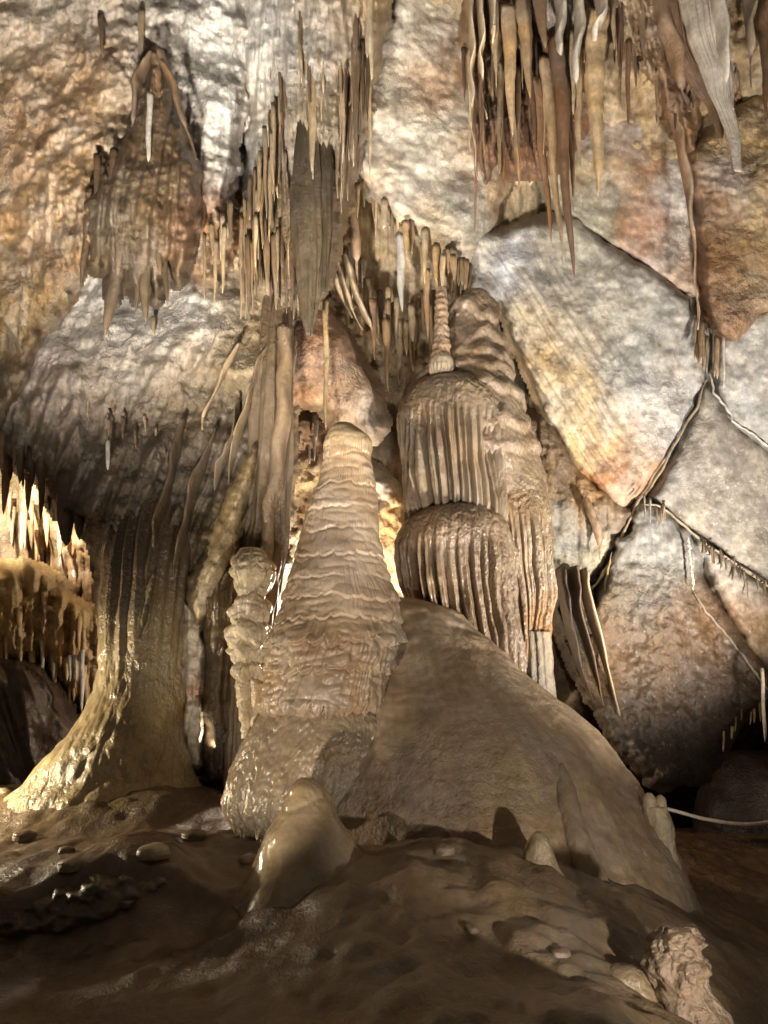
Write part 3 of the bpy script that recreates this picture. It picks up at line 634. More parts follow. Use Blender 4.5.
# narrow drapery column
def ncol_disp(T, I, X, Y, Z):
    return .05 * (1 - 2 * np.abs(noise(np.cos(T) * 2.6, np.sin(T) * 2.6, Z * .35))) + .03 * fbm(X * 2, Y * 2, Z, 4) + .01 * fbm(X * 16, Y * 16, Z * 5, 3)
tag(rows_loft('column', [(240,270,286,8.5),(300,266,287,8.15),(340,262,288,7.95),(400,256,290,7.9),(470,252,289,7.9),(540,246,284,7.9),(600,238,272,7.9),(660,236,266,7.9),(720,232,262,7.9),(790,228,262,7.9)],
          M_FLOW, 160, 160, ratio=.9, disp=ncol_disp, base=(108, 88, 62)), 'slim ribbed brown column at the left side of the bright gap', 'column')
# knobbly column
def knob_disp(T, I, X, Y, Z):
    v = 553 + I * (738 - 553); d = 0
    low = sstep(.62, .72, I)
    for tv, h in ((577, 30), (613, 15), (636, 16), (656, 13), (674, 10)):
        vv = v + 7 * wavy(T, 1.3, tv) + 3 * wavy(T, 4, tv + 5.)
        k = .35 + 1.1 * np.abs(wavy(T, 2.4, tv * .37))
        d = d + .07 * k * np.exp(-((vv - tv + 2) / (h * .55)) ** 2)
        d = d - .035 * np.exp(-((vv - tv - h * .75) / 2.4) ** 2)
    d = d + .05 * np.abs(noise(X * 9, Y * 9, Z * 9)) + .015 * fbm(X * 14, Y * 14, Z * 12, 3)
    d = d + .07 * (np.abs(np.sin(T * 2.5 + 1.0)) ** .6 - .6) * low
    return d
tag(rows_loft('column', [(548,246,258,7.5),(556,240,264,7.45),(565,238,268,7.4),(580,238,268,7.4),(596,238,264,7.4),(610,235,264,7.4),(632,233,265,7.4),(652,235,264,7.4),(668,236,264,7.4),(690,238,266,7.4),(715,242,262,7.4),(738,246,258,7.4)],
          M_FLOWW, 220, 200, ratio=.9, disp=knob_disp, base=(196, 174, 136)), 'short knobbly beige column of stacked bulges left of the tall stalagmite', 'column')

# ---- draped flowstone canopy (two bells and a side bell)
can = empty('draped_flowstone', P(465, 690, 8.7))
tag(can, 'brown tiered flowstone with two fringed bells like a jellyfish, right of centre', 'flowstone')
def flutes(N, v0, v1, a0, a1, top, bot, rag=8):
    def f(T, I, X, Y, Z):
        v = top + I * (bot - top)
        ph = N * T + 3.4 * noise(np.cos(T) * 4, np.sin(T) * 4, 1.0 + top) + .9 * noise(np.cos(T) * 8, np.sin(T) * 8, Z * .9)
        rib = np.abs(np.sin(ph / 2 + .8 * noise(np.cos(T) * 12, np.sin(T) * 12, 3.))) ** .6
        g = .5 + .9 * noise(np.cos(T) * 7, np.sin(T) * 7, 7.0 + top)
        k = sstep(v0 + 10 * wavy(T, 5, 3.), v1 + 14 * wavy(T, 7, 4.), v)
        d = (a0 + (a1 - a0) * k) * (rib - 1) * (.6 + .6 * g)
        d = d + (.03 + .06 * k) * fbm(X * 1.7, Y * 1.7, Z * 1.1, 4) + .06 * k * noise(np.cos(T) * 3, np.sin(T) * 3, Z * .5 + top)
        d = d + (1 - k) * (.02 * np.abs(noise(X * 8, Y * 8, Z * 9 + 2 * noise(X * 5, Z * 3, 2.))) + .007 * fbm(X * 20, Y * 20, Z * 18, 2))
        d = d - .10 * sstep(.86, 1.0, I) * (.4 + wavy(T, 9, 6.))
        return d + .004 * fbm(X * 30, Y * 30, Z * 6, 2)
    return f
def bell_col(c0, c1, s=.0):
    def f(T, I, X, Y, Z):
        m = sstep(-.5, .5, fbm(X * 2.2, Y * 2.2, Z * .8 + s, 4))[..., None]
        st = (1 + .16 * fbm(T * 20, Z * .7, s, 3))[..., None]
        return (lin(c0) * (1 - m) + lin(c1) * m) * st
    return f
def crown_disp(T, I, X, Y, Z):
    v = 292 + I * (540 - 292)
    d = .06 * fbm(X * 1.6, Y * 1.6, Z * 1.2, 4) + .03 * (1 - 2 * np.abs(noise(X * 4, Y * 4, Z * 1.2))) * sstep(.3, .6, I)
    for tv in (322, 346, 366, 384, 408, 436, 462):
        vv = v + 16 * wavy(T, 2.0, tv * .1)
        d = d + .055 * np.exp(-((vv - tv + 6) / 8.) ** 2) - .02 * np.exp(-((vv - tv - 2) / 3) ** 2)
    return d + .008 * fbm(X * 20, Y * 20, Z * 18, 3)
rows_loft('crown', [(292,466,486,8.95),(304,456,494,8.95),(335,446,501,8.95),(360,433,508,8.92),(385,412,515,8.9),(410,404,523,8.9),(450,404,535,8.95),(490,412,546,9.0),(540,430,552,9.0)], M_FLOW, 200, 320, ratio=.72, disp=crown_disp, colf=bell_col((140, 117, 88), (122, 98, 72)), parent=can)
rows_loft('upper_curtain', [(376,438,462,8.62),(380,424,478,8.62),(388,411,490,8.62),(400,402,499,8.62),(416,396,505,8.62),(436,394,509,8.62),(470,399,511,8.64),(500,404,511,8.66),(530,408,510,8.68)], M_FLOW, 200, 640, ratio=.74, disp=flutes(32, 410, 440, .010, .19, 376, 530), colf=bell_col((138, 117, 90), (122, 101, 76)), parent=can)
rows_loft('lower_curtain', [(503,448,468,8.45),(507,432,484,8.45),(514,417,496,8.45),(525,404,505,8.45),(540,396,510,8.45),(560,393,513,8.45),(595,397,516,8.47),(635,405,520,8.5),(675,416,525,8.52),(712,424,528,8.52)], M_FLOWW, 220, 640, ratio=.74, disp=flutes(32, 535, 566, .010, .19, 503, 712), colf=bell_col((124, 100, 72), (108, 85, 60), 4.), parent=can)
rows_loft('side_curtain', [(478,504,520,8.8),(483,492,531,8.8),(492,482,541,8.8),(508,476,549,8.8),(530,476,554,8.8),(565,482,555,8.82),(605,494,554,8.85),(640,503,550,8.85),(668,508,546,8.85)], M_FLOWW, 200, 480, ratio=.8, disp=flutes(24, 512, 545, .010, .16, 478, 668), colf=bell_col((138, 114, 80), (142, 106, 64), 8.), parent=can)
rows_loft('broken_stump', [(632,524,550,8.8),(640,525,551,8.8),(670,526,553,8.8),(700,527,556,8.8),(720,528,556,8.8)], M_STAL, 60, 96, disp=lambda T, I, X, Y, Z: .02 * noise(np.cos(T) * 5, np.sin(T) * 5, Z * .6) + .01 * fbm(X * 12, Y * 12, Z * 8, 3), base=(142, 126, 104), parent=can)
# small knobs growing on the crown
kn = empty('stalagmite', P(440, 372, 8.45))
tag(kn, 'little ringed tan stalagmite on the shoulder of the draped flowstone', 'stalagmite')
def ring_disp(T, I, X, Y, Z): return .004 * np.sin(Z * 75 + 3 * wavy(T, 2, 3.)) + .02 * fbm(X * 7, Y * 7, Z * 9, 3)
rows_loft('stem', [(288,437,446,8.45),(310,435,448,8.45),(335,434,449,8.45),(352,432,450,8.45),(362,430,452,8.45)], M_FLOW, 110, 72, disp=ring_disp, base=(146, 114, 80), parent=kn)
rows_loft('fringed_cap', [(354,434,449,8.43),(360,430,453,8.43),(367,429,454,8.43),(374,431,452,8.43)], M_FLOW, 40, 120, disp=lambda T, I, X, Y, Z: .03 * (np.abs(np.sin(T * 9)) - .5) * sstep(.4, 1, I), base=(162, 142, 112), parent=kn)
tag(rows_loft('stalagmite', [(312,455,463,8.8),(322,452,466,8.8),(340,450,468,8.8),(352,448,470,8.8)], M_FLOW, 50, 60, disp=ring_disp, base=(138, 112, 84)), 'stubby brown knob tucked behind the ringed tan stalagmite', 'stalagmite')

rock('flowstone_fold', 'lit diagonal flowstone fold sweeping down the left massif to the bright slit', 'flowstone',
     [(256,440),(252,480),(240,525),(224,575),(208,612),(196,628),(186,600),(186,580),(202,555),(222,510),(240,465)],
     lambda U, V: 7.55 + .006 * np.clip(218 - U - (V - 540) * -.4, 0, 60) * .4, [(220,550,30,(150,128,94)),(200,600,20,(170,148,114)),(250,470,20,(128,106,74))],
     M_FLOWW, rough=.05, rscale=3, strg=.05, sf=7, shear=-.5, seed=50., rnd=.22, rw=16, warp=3)
rock('flowstone_strip', 'bright wet strip of rippled flowstone in the narrow slit beside the left column', 'flowstone',
     [(184,600),(202,612),(201,660),(199,720),(199,768),(186,768),(184,720),(182,660)],
     7.95, [(194,640,12,(200,184,160)),(192,700,12,(206,192,170)),(196,690,6,(180,110,80)),(192,750,12,(200,186,166))],  # pale colour stands in for the lamp light falling into the slit
     M_FLOWW, rough=.10, rscale=4, strg=.10, sf=9, seed=52., rnd=.12, rw=8, warp=4, crag=.03)

rock('drapery_mass', 'dark brown mass of hanging drapes on the upper left bulge, below a pointed peak', 'drapery',
     [(150,48),(160,52),(176,110),(192,160),(196,220),(188,262),(176,280),(166,258),(156,300),(146,268),(136,300),(122,268),(112,300),(104,258),(94,272),(86,240),(86,205),(104,165),(126,140),(140,95)],
     lambda U, V: 7.06 - .2 * np.exp(-(((U - 140) / 40) ** 2 + ((V - 210) / 60) ** 2)), [(150,80,25,(104,78,54)),(140,150,25,(96,74,52)),(120,220,25,(98,78,52)),(160,220,25,(104,80,54)),(185,220,15,(122,82,60)),(140,280,20,(90,70,48))],
     M_WALL, rough=.06, rscale=2, strg=.17, sf=6.5, seed=54., rnd=.28, rw=16, warp=5, streaks=.15)
rock('folded_curtain', 'dark brown curtain of rock behind the three pleats right of the draped flowstone', 'drapery',
     [(552,580),(566,566),(582,580),(598,630),(612,680),(624,718),(612,716),(600,704),(590,694),(578,672),(564,640),(556,612)],
     lambda U, V: 9.62 + .0035 * np.abs(U - 560 - (V - 570) * .38), [(562,600,14,(62,46,30)),(575,640,14,(56,42,28)),(590,610,10,(104,82,56)),(604,660,10,(120,94,64)),(600,700,12,(96,74,52)),(616,705,8,(110,88,60))],
     M_WALL, rough=.05, rscale=3, strg=.12, sf=6, shear=.40, seed=56., rnd=.05, rw=10, warp=3)

rock('rock_ledge', 'low dark rock ledge stepping across the left foreground floor', 'rock',
     [(-80,915),(-10,902),(40,890),(98,874),(146,862),(172,872),(178,888),(160,902),(113,922),(50,938),(-10,946),(-80,955)],
     lambda U, V: 5.62 - .0045 * (V - 890), [(60,890,30,(96,74,46)),(140,875,25,(108,84,54)),(60,930,30,(74,54,32))],
     M_MUD, rough=.10, rscale=1.8, seed=60., rnd=.30, rw=16, warp=5, crag=.04, slope=.03)

rock('ribbed_flowstone', 'brown ribbed flowstone curtain filling the space between the bright slit and the knobbly column', 'flowstone',
     [(196,560),(228,520),(246,520),(244,640),(240,720),(238,782),(206,784),(205,700),(206,640),(200,600)],
     lambda U, V: 7.85 + .001 * (V - 650), [(220,600,25,(98,78,52)),(225,680,25,(90,70,47)),(220,760,25,(74,56,38))],
     M_FLOW, rough=.08, rscale=2, strg=.13, sf=5.5, seed=62., rnd=.22, rw=12, warp=3, streaks=.15)

# ================================================================== DRAPERIES
B1 = (112, 90, 62)
drapery('drapery', [(286,330),(284,420),(270,520),(262,600),(252,650)], 16, 7.75, (128, 104, 74), 'long smooth drapery edge running down above the knobbly column', depth=.25, wave=.02, mat=M_FLOW)
drapery('drapery', [(238,345),(222,380),(206,410),(202,430)], 5, 7.75, (150, 124, 86), 'thin root-like calcite rib curling over the left massif', depth=.10, wave=.02)
for i, (pts, wd, c, t) in enumerate([
    ([(272,340),(256,392),(240,440),(226,500)], 6, (134,110,76), 'long curved calcite rib at the right side of the left massif'),
    ([(240,400),(236,440),(222,470),(218,500)], 5, (122,98,66), 'dark forked calcite rib in the middle of the left massif'),
    ([(184,420),(172,490),(158,560),(150,640)], 9, (92,72,48), 'broad dark rib running from the left massif into the column'),
    ([(216,430),(198,490),(184,545),(174,610)], 8, (98,78,52), 'slanting dark rib beside the lit diagonal fold')]):
    drapery('calcite_rib', pts, wd * .8, 7.96, c, t, 'calcite ribs on the left massif', depth=.34, wave=.02, wf=1.2, cat='calcite rib', prof=[.3, .9, 1, .7, .15], mat=M_FLOW)
# dark pleats right of the draped flowstone, their lit edges painted in paler colour
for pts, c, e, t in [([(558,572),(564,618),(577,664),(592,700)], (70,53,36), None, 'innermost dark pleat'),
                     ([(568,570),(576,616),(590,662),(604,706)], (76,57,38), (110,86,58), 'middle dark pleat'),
                     ([(578,572),(588,616),(603,662),(619,716)], (128,98,66), (186,156,116), 'lit-edged outer pleat')]:
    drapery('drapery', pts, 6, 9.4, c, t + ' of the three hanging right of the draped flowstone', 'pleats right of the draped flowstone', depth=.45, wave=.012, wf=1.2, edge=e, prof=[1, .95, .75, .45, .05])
# top right curtains
drapery('drapery', [(686,-40),(698,20),(712,70),(728,120),(739,172)], 38, 8.25, (178, 160, 138), 'large pale hanging drapery with scalloped edges at the top right', depth=.3, wave=.02, wf=1.5, edge=(204, 192, 176), prof=[1, .9, .55, .2, .03])
drapery('drapery', [(668,-40),(676,30),(694,80),(714,110),(720,140)], 26, 8.5, (124, 94, 65), 'brown drapery just behind the large pale drapery at top right', depth=.25, wave=.015, wf=1.5, prof=[1, .8, .5, .2, .04])
drapery('drapery', [(706,-40),(712,20),(722,70),(734,110)], 9, 8.15, (188, 176, 160), 'grey scalloped curtain right of the large pale drapery', depth=.4, wave=.015, wf=2, edge=(206, 198, 186))
drapery('drapery', [(640,30),(655,70),(672,120),(684,180),(694,250),(698,330)], 9, 9.0, (150, 108, 70), 'long thin brown drapery following the joint down to the seam crossing', depth=.28, wave=.03, wf=2, edge=(190, 160, 126))
drapery('drapery', [(652,-30),(662,30),(678,80),(690,112)], 16, 8.6, (148, 114, 80), 'rust-brown rolled drapery left of the large pale drapery', depth=.4, wave=.03)
drapery('drapery', [(750,-60),(756,10),(764,60),(766,120)], 9, 8.3, (132, 96, 60), 'brown hanging drapery touching the right edge of the ceiling', depth=.4, wave=.03)
drapery('drapery', [(740,-60),(744,0),(748,40),(752,90)], 7, 8.2, (160, 138, 112), 'pale thin curtain near the top right corner', depth=.35, wave=.03)
for i, (a, b, t) in enumerate([((462,-40),(478,180),'leftmost'),((472,-40),(486,120),'second'),((484,-40),(498,70),'third')]):
    drapery('drapery', [a, ((a[0] * 2 + b[0]) / 3 + 3, 40), ((a[0] + b[0] * 2) / 3 - 2, (b[1]) * .6), b], 5, 8.35 - .06 * i, (152, 120, 84), t + ' of the three wavy pale-edged curtains beside the cream block', 'wavy curtains beside the cream block', depth=.4, wave=.018, wf=2.2, edge=(204, 184, 150))
for i, (a, b, t) in enumerate([((553,-30),(560,100),'left'),((572,-30),(578,110),'middle'),((594,-30),(596,60),'right')]):
    drapery('drapery', [a, ((a[0] * 2 + b[0]) / 3 + 3, 25), ((a[0] + b[0] * 2) / 3 - 2, (b[1]) * .65), b], 9, 8.25 - .05 * i, (158, 142, 122), t + ' one of the grey rippled curtains above the long stalactites', 'grey rippled curtains above the long stalactites', depth=.4, wave=.018, wf=2.2, edge=(182, 168, 148))
# curtains in the recess below the cream block
drapery('drapery', [(345,180),(352,215),(356,250),(358,285)], 12, 9.0, (152, 116, 78), 'stout tan drapery in the recess under the cream block', depth=.2, wave=.01)
for (a, b, t) in [((322,235),(352,318),'upper left'),((330,240),(362,330),'middle'),((345,260),(380,345),'lower right')]:
    drapery('drapery', [a, ((a[0] + b[0]) / 2 - 2, (a[1] + b[1]) / 2 + 4), b], 7, 9.05, (140, 110, 76), t + ' of the curving cream-edged curtains in the central recess', 'curving curtains in the central recess', depth=.25, wave=.012, wf=2, edge=(176, 150, 114))
# dark curtains right of the draped flowstone
drapery('drapery', [(585,500),(592,520),(598,540),(600,560)], 9, 9.55, (150, 118, 84), 'short tan lobe hanging under the rock wedge', depth=.2, wave=.01)

# calcite seams along the joints
def seam(name, pts, w, col, label, Y):
    A = np.array(pts, float); n = 120; t = np.linspace(0, 1, n); s = np.linspace(0, 1, len(A))
    u = np.interp(t, s, A[:, 0]) + 2.0 * noise(t * 14, w, 3.); v = np.interp(t, s, A[:, 1]) + 1.5 * noise(t * 14, w, 9.)
    C = P(u, v, .08 + np.interp(t, s, np.linspace(Y[0], Y[1], len(A))))
    r = .36 * w * px(v, Y[0]) * (.7 + .5 * noise(t * 22, 5.0)) * np.minimum(1, 8 * np.minimum(t, 1 - t) + .15)
    th = np.linspace(0, 2 * np.pi, 10, endpoint=False)
    d = np.gradient(C, axis=0); d /= np.linalg.norm(d, axis=1)[:, None]
    nrm = np.cross(d, [0, 1, 0]); nrm /= np.linalg.norm(nrm, axis=1)[:, None] + 1e-9
    V = C[:, None] + r[:, None, None] * (np.cos(th)[None, :, None] * nrm[:, None] + np.sin(th)[None, :, None] * np.array([0, 1.6, 0]))
    V = V.reshape(-1, 3); idx = np.arange(n * 10).reshape(n, 10)
    f = np.stack([idx[:-1], idx[1:], np.roll(idx[1:], -1, 1), np.roll(idx[:-1], -1, 1)], -1).reshape(-1, 4)
    c = lin(col)[None] * (1 + .2 * noise(V[:, 0] * 9, V[:, 2] * 9, 1.))[:, None]
    return tag(build(name, V, f, c, M_STAL), label, 'calcite seam')
seam('calcite_seam', [(708,376),(697,405),(680,435),(664,465),(650,488),(636,505),(625,530),(612,560),(596,585),(572,610),(556,622)], 6, (166, 148, 118), 'long pale calcite seam slanting down left below the seam crossing', (9.66, 9.78))
seam('calcite_seam', [(710,372),(714,392),(726,408),(736,424),(752,434),(775,452),(830,485)], 4, (208, 200, 184), 'wavy white seam running right from the crossing to the right edge', (9.55, 9.5))
seam('calcite_seam', [(642,504),(660,506),(680,522),(700,540),(730,560),(768,586),(830,625)], 5, (164, 142, 110), 'cream seam sloping right under the speckled grey-brown face', (9.68, 9.6))
seam('calcite_seam', [(688,535),(690,560),(694,590)], 5, (206, 196, 182), 'short white drip seam hanging from the fork of the joints', (9.4, 9.4))
seam('calcite_seam', [(694,592),(706,612),(724,632),(742,655),(760,680),(775,700)], 5, (150, 130, 104), 'thin seam edging the brown and white wedge at lower right', (9.5, 9.4))
seam('calcite_seam', [(612,552),(604,590),(600,630),(606,670),(616,705)], 5, (166, 142, 106), 'cream edge seam bordering the dark grey block on its left', (9.62, 9.55))

# ================================================================== STALACTITES
def big(*a, **k): return stal('stalactite', *a, **k)
# the long ones, centre right
CL = 'long stalactites at the top right of centre'
big(573,279,40,15,8.0,(126,90,60),'longest red-brown stalactite, its tip lowest in the centre-right cluster',CL,u0=556,p=0.75)
big(563,263,60,13,8.15,(190,156,108),'pale tan stalactite ending just left of the longest red-brown one',CL,u0=545,p=0.80)
big(552,247,80,12,8.25,(164,120,78),'orange-brown stalactite, third longest of the centre-right cluster',CL,u0=536,p=0.80)
big(598,196,20,27,8.1,(200,164,112),'thick golden carrot-shaped stalactite right of the longest stalactites',CL,u0=594,p=0.80,wob=.18)
big(512,137,10,17,8.1,(196,160,110),'pale carrot stalactite hanging left in the centre-right cluster',CL,u0=508,p=0.75)
big(530,98,0,15,8.05,(176,142,96),'short fat tan stalactite between two wavy curtains',CL,u0=523,p=0.70)
big(519,190,70,12,8.3,(170,130,84),'thin tan stalactite under the pale carrot one',CL,u0=514,p=0.90)
big(504,192,60,11,8.4,(140,98,62),'dark brown stalactite at the left of the centre-right cluster',CL,u0=499,p=0.90)
big(574,200,50,12,8.2,(140,104,70),'brown stalactite right of the longest, half its length',CL,u0=565,p=0.80)
big(580,170,40,12,8.15,(180,148,104),'tan stalactite close beside the golden carrot',CL,u0=576,p=0.80)
big(545,48,-60,22,7.9,(128,100,72),'broad flat brown stalactite cropped by the top edge',CL,u0=534,p=0.60)
big(496,88,0,8,8.1,(190,164,122),'thin pale stalactite left of the pale carrot',CL,u0=495)
big(536,150,40,12,8.3,(114,82,56),'dark rust stalactite in the middle of the centre-right cluster',CL,u0=528)
big(557,170,40,12,8.2,(144,102,68),'rust stalactite in front of the longest ones',CL,u0=548,p=0.70)
big(590,110,10,9,8.2,(170,138,98),'small tan stalactite above the golden carrot',CL,u0=588)
big(621,82,5,10,8.3,(122,84,54),'short brown stalactite right of the golden carrot',CL,u0=619)
big(614,50,-20,8,8.2,(186,158,118),'small cream stalactite near the top right of the golden carrot',CL,u0=612)
big(645,70,-20,8,8.4,(150,118,84),'slim brown stalactite left of the rust-brown rolled drapery',CL,u0=640)
big(636,90,10,7,8.6,(160,126,90),'thin stalactite under the ribbed ceiling right of the cluster',CL,u0=632)
big(476,235,20,5,8.4,(150,110,76),'very long thin straw left of the dark brown stalactite',CL,u0=472,p=0.50)
big(485,170,20,6,8.45,(168,130,92),'thin straw right of the very long straw',CL,u0=480,p=0.60)
big(766,118,10,12,8.1,(140,104,66),'brown stalactite at the right edge of the ceiling',None,u0=764)
# the centre-left cluster
C2 = 'stalactite fringe at the top left of centre'
def blade_disp(T, I, X, Y, Z): return .03 * (1 - 2 * np.abs(noise(np.cos(T) * 3, np.sin(T) * 3, Z * .6))) + .02 * fbm(X * 6, Y * 6, Z * 1.5, 3)
tag(rows_loft('stalactite', [(90,302,312,7.85),(130,298,317,7.62),(180,294,322,7.5),(230,293,323,7.46),(270,297,321,7.46),(305,302,316,7.46),(335,308,311,7.46)], M_STAL, 110, 60, ratio=.55, disp=blade_disp, base=(84, 69, 46)), 'broad dark blade stalactite, the largest at the top left of centre', 'stalactite', C2)
tag(rows_loft('stalactite', [(100,318,326,7.85),(150,316,329,7.6),(200,315,331,7.53),(245,315,330,7.5),(275,318,327,7.5),(294,321,324,7.5)], M_STAL, 90, 48, ratio=.6, disp=blade_disp, base=(76, 62, 41)), 'second dark blade stalactite pressed against the largest blade', 'stalactite', C2)
big(313,182,60,12,7.4,(176,148,104),'short tan stalactite in front of the dark blades',C2,u0=311,p=.6)
big(368,60,-40,7,7.6,(186,160,120),'pale stalactite left of the pale tube at top centre',C2,u0=366,p=.4)
big(371,80,-80,8,7.5,(196,172,130),'long pale tube stalactite cropped by the top edge at centre',C2,u0=370,p=.3)
big(326,430,300,5,7.9,(160,130,78),'isolated thin yellow straw pointing at the tip of the tall stalagmite',None,u0=326,p=.25)
big(148,162,92,6,6.75,(204,194,176),'single white straw in front of the dark brown drapes at upper left',None,u0=150,p=.2)
big(140,75,10,7,7.1,(170,140,100),'thin tan straw hanging above the white straw at upper left',None,u0=142,p=.4)
big(103,58,15,6,7.2,(130,98,64),'small brown straw high on the upper left bulge',None,u0=100,p=.4)
def fringe(n, path, ln, w, Y, cols, label, group, jit=4, name='stalactite', mat=None):
    A = np.array(path, float)
    for i in range(n):
        t = (i + random.random() * .9) / n
        s = np.linspace(0, 1, len(A))
        u = np.interp(t, s, A[:, 0]) + random.uniform(-jit, jit); v = np.interp(t, s, A[:, 1]) + random.uniform(-jit, jit) * 2
        l = ln[0] + (ln[1] - ln[0]) * random.random() ** 1.5
        c = random.choice(cols); k = random.uniform(.85, 1.15)
        stal(name, u, v + l, v - 8, random.uniform(*w), random.uniform(*Y), tuple(min(230, q * k) for q in c), label, group, u0=u + random.uniform(-2, 2), p=random.uniform(.35, .8), mat=mat)
TANS = [(176, 146, 104), (150, 122, 86), (190, 164, 122), (134, 108, 76)]
DARKS = [(112, 88, 60), (98, 76, 52), (126, 100, 70)]
WARM = [(196, 156, 98), (206, 176, 122), (176, 128, 74), (190, 150, 100)]
PALES = [(206, 196, 180), (196, 180, 156), (184, 160, 124)]
fringe(56, [(290,70),(275,120),(262,170),(250,215),(246,240)], (35,95), (3,6), (7.45,7.8), TANS, 'slim tan straw in the slanting fringe beside the white streak at upper left', C2 + ', slanting side', 7)
fringe(46, [(292,10),(310,30),(330,40),(352,30),(366,50)], (50,130), (4,8), (7.35,7.9), TANS + DARKS[:1], 'narrow grey-tan stalactite in the dense upper row above the dark blades', C2 + ', upper row', 8)
fringe(32, [(288,150),(300,170),(330,150),(345,110),(356,80)], (40,100), (3,6), (7.45,7.8), TANS + DARKS, 'thin stalactite hanging round the dark blades at the top left of centre', C2 + ', lower row', 8)
fringe(16, [(252,235),(275,235),(296,240)], (40,80), (4,8), (7.6,7.9), TANS + DARKS, 'thin brown straw hanging below the slanting fringe above the slim column', C2 + ', lowest straws', 6)
fringe(14, [(262,20),(280,30),(298,20)], (30,70), (4,7), (7.6,7.9), PALES, 'small pale straw on the grey panel left of the dense upper row', 'pale straws on the grey panel', 8)
fringe(26, [(470,60),(490,70),(520,60),(560,50),(600,40),(630,50)], (30,110), (3,6), (8.1,8.5), TANS + [(140,104,70), (126, 92, 62)], 'thin straw among the long stalactites at the top right of centre', CL + ', thin straws', 8)
fringe(12, [(636,40),(665,70),(700,70),(750,60)], (20,60), (3,6), (8.5,8.8), TANS + DARKS, 'thin straw below the ceiling beside the large pale drapery', 'straws beside the large pale drapery', 8)
# recess fringe under the cream block
C3 = 'stalactites under the cream block'
fringe(22, [(338,170),(372,196),(405,228),(440,262),(470,268)], (20,60), (4,8), (8.75,9.1), TANS + WARM[:1], 'small tan stalactite along the lower edge of the cream block', C3, 4)
fringe(26, [(345,260),(365,290),(390,310),(415,330),(440,300)], (20,60), (4,8), (9.1,9.8), PALES + TANS, 'small pale stalactite deep in the central recess below the cream block', C3 + ', recess', 9)
big(402,312,235,9,8.9,(204,198,186),'single white stalactite in the middle of the central recess',None,u0=400,p=.4)
big(388,392,320,8,9.0,(170,132,88),'lowest tan stalactite left of the dark opening in the recess',None,u0=386)
big(375,360,300,9,9.0,(150,112,76),'brown stalactite above the right shoulder of the tall stalagmite',None,u0=372)
big(428,340,270,9,8.9,(176,136,92),'tan stalactite just left of the ringed tan stalagmite',None,u0=426)
big(455,300,250,10,8.8,(186,160,120),'cream stalactite above the knob of the draped flowstone',None,u0=452)
fringe(10, [(440,262),(455,270),(468,280)], (15,40), (4,8), (8.7,8.9), TANS, 'little stalactite hanging above the crown of the draped flowstone', C3 + ', right end', 4)
# dark drapes, upper left
C4 = 'dark drapes on the upper left bulge'
big(106,335,205,18,6.95,(100,80,54),'long dark tapering drape ending lowest at the upper left',C4,u0=132,p=.5,bend=-.02)
big(145,322,200,16,6.95,(104,84,56),'dark drape pair-end hanging right of the lowest dark drape',C4,u0=146,p=.5)
big(135,312,210,10,7.0,(92,72,48),'narrow dark drape between the two largest dark drapes',C4,u0=146,p=.5)
big(167,306,220,9,7.0,(96,76,52),'thin dark drape at the right of the dark cluster',C4,u0=163,p=.5)
big(81,292,190,11,7.05,(100,78,52),'short dark drape at the left of the dark cluster',C4,u0=92,p=.6)
big(125,250,150,11,6.9,(110,86,58),'dark upper rib in the middle of the dark cluster',C4,u0=136,p=.5)
big(112,240,150,9,6.9,(96,74,50),'slim dark rib at the left of the dark cluster top',C4,u0=114,p=.4)
big(97,230,155,7,6.95,(104,80,54),'leftmost thin dark rib near the top of the dark cluster',C4,u0=97,p=.4)
big(118,275,190,12,6.85,(116,94,64),'greenish dark rib in front of the lowest dark drape',C4,u0=124,p=.4)
big(160,275,170,12,6.9,(110,88,60),'curved dark fold on the right of the dark cluster',C4,u0=158,p=.4)
big(180,265,120,10,7.0,(120,88,60),'reddish-brown fold at the far right of the dark cluster',C4,u0=172,p=.4)
for a, b, t in [((152,60),(128,150),'left'),((156,60),(172,140),'middle'),((160,55),(196,160),'right')]:
    drapery('drapery', [a, ((a[0] + b[0]) / 2 - 2, 95), b], 9, 7.07, (102, 79, 54), t + ' of the three folds spreading from the peak above the white straw', 'folds above the white straw', depth=.2, wave=.02, edge=(116, 90, 62))
fringe(8, [(90,180),(120,190),(160,185),(190,200)], (30,70), (4,8), (6.9,7.1), DARKS, 'small dark stalactite among the dark drapes at upper left', C4 + ', small ones', 6)
fringe(7, [(205,255),(222,230),(232,210)], (25,60), (4,7), (7.2,7.5), TANS, 'thin tan straw at the right end of the upper left bulge', 'straws at the right of the bulge', 5)
# pale massif drips
fringe(9, [(50,370),(70,385),(110,395),(160,330),(190,330)], (10,40), (3,6), (8.0,8.15), TANS + PALES[2:], 'small pale drip on the upper pale part of the left massif', 'pale drips on the left massif', 8)
big(108,470,440,4,7.6,(204,192,170),'tiny white straw on the dark part of the left massif',None,u0=108,p=.3)
fringe(9, [(105,425),(130,435),(150,430),(180,440)], (8,24), (2,4), (7.75,7.9), TANS, 'tiny drip in a row on the brown middle of the left massif', 'drip row on the left massif', 6)
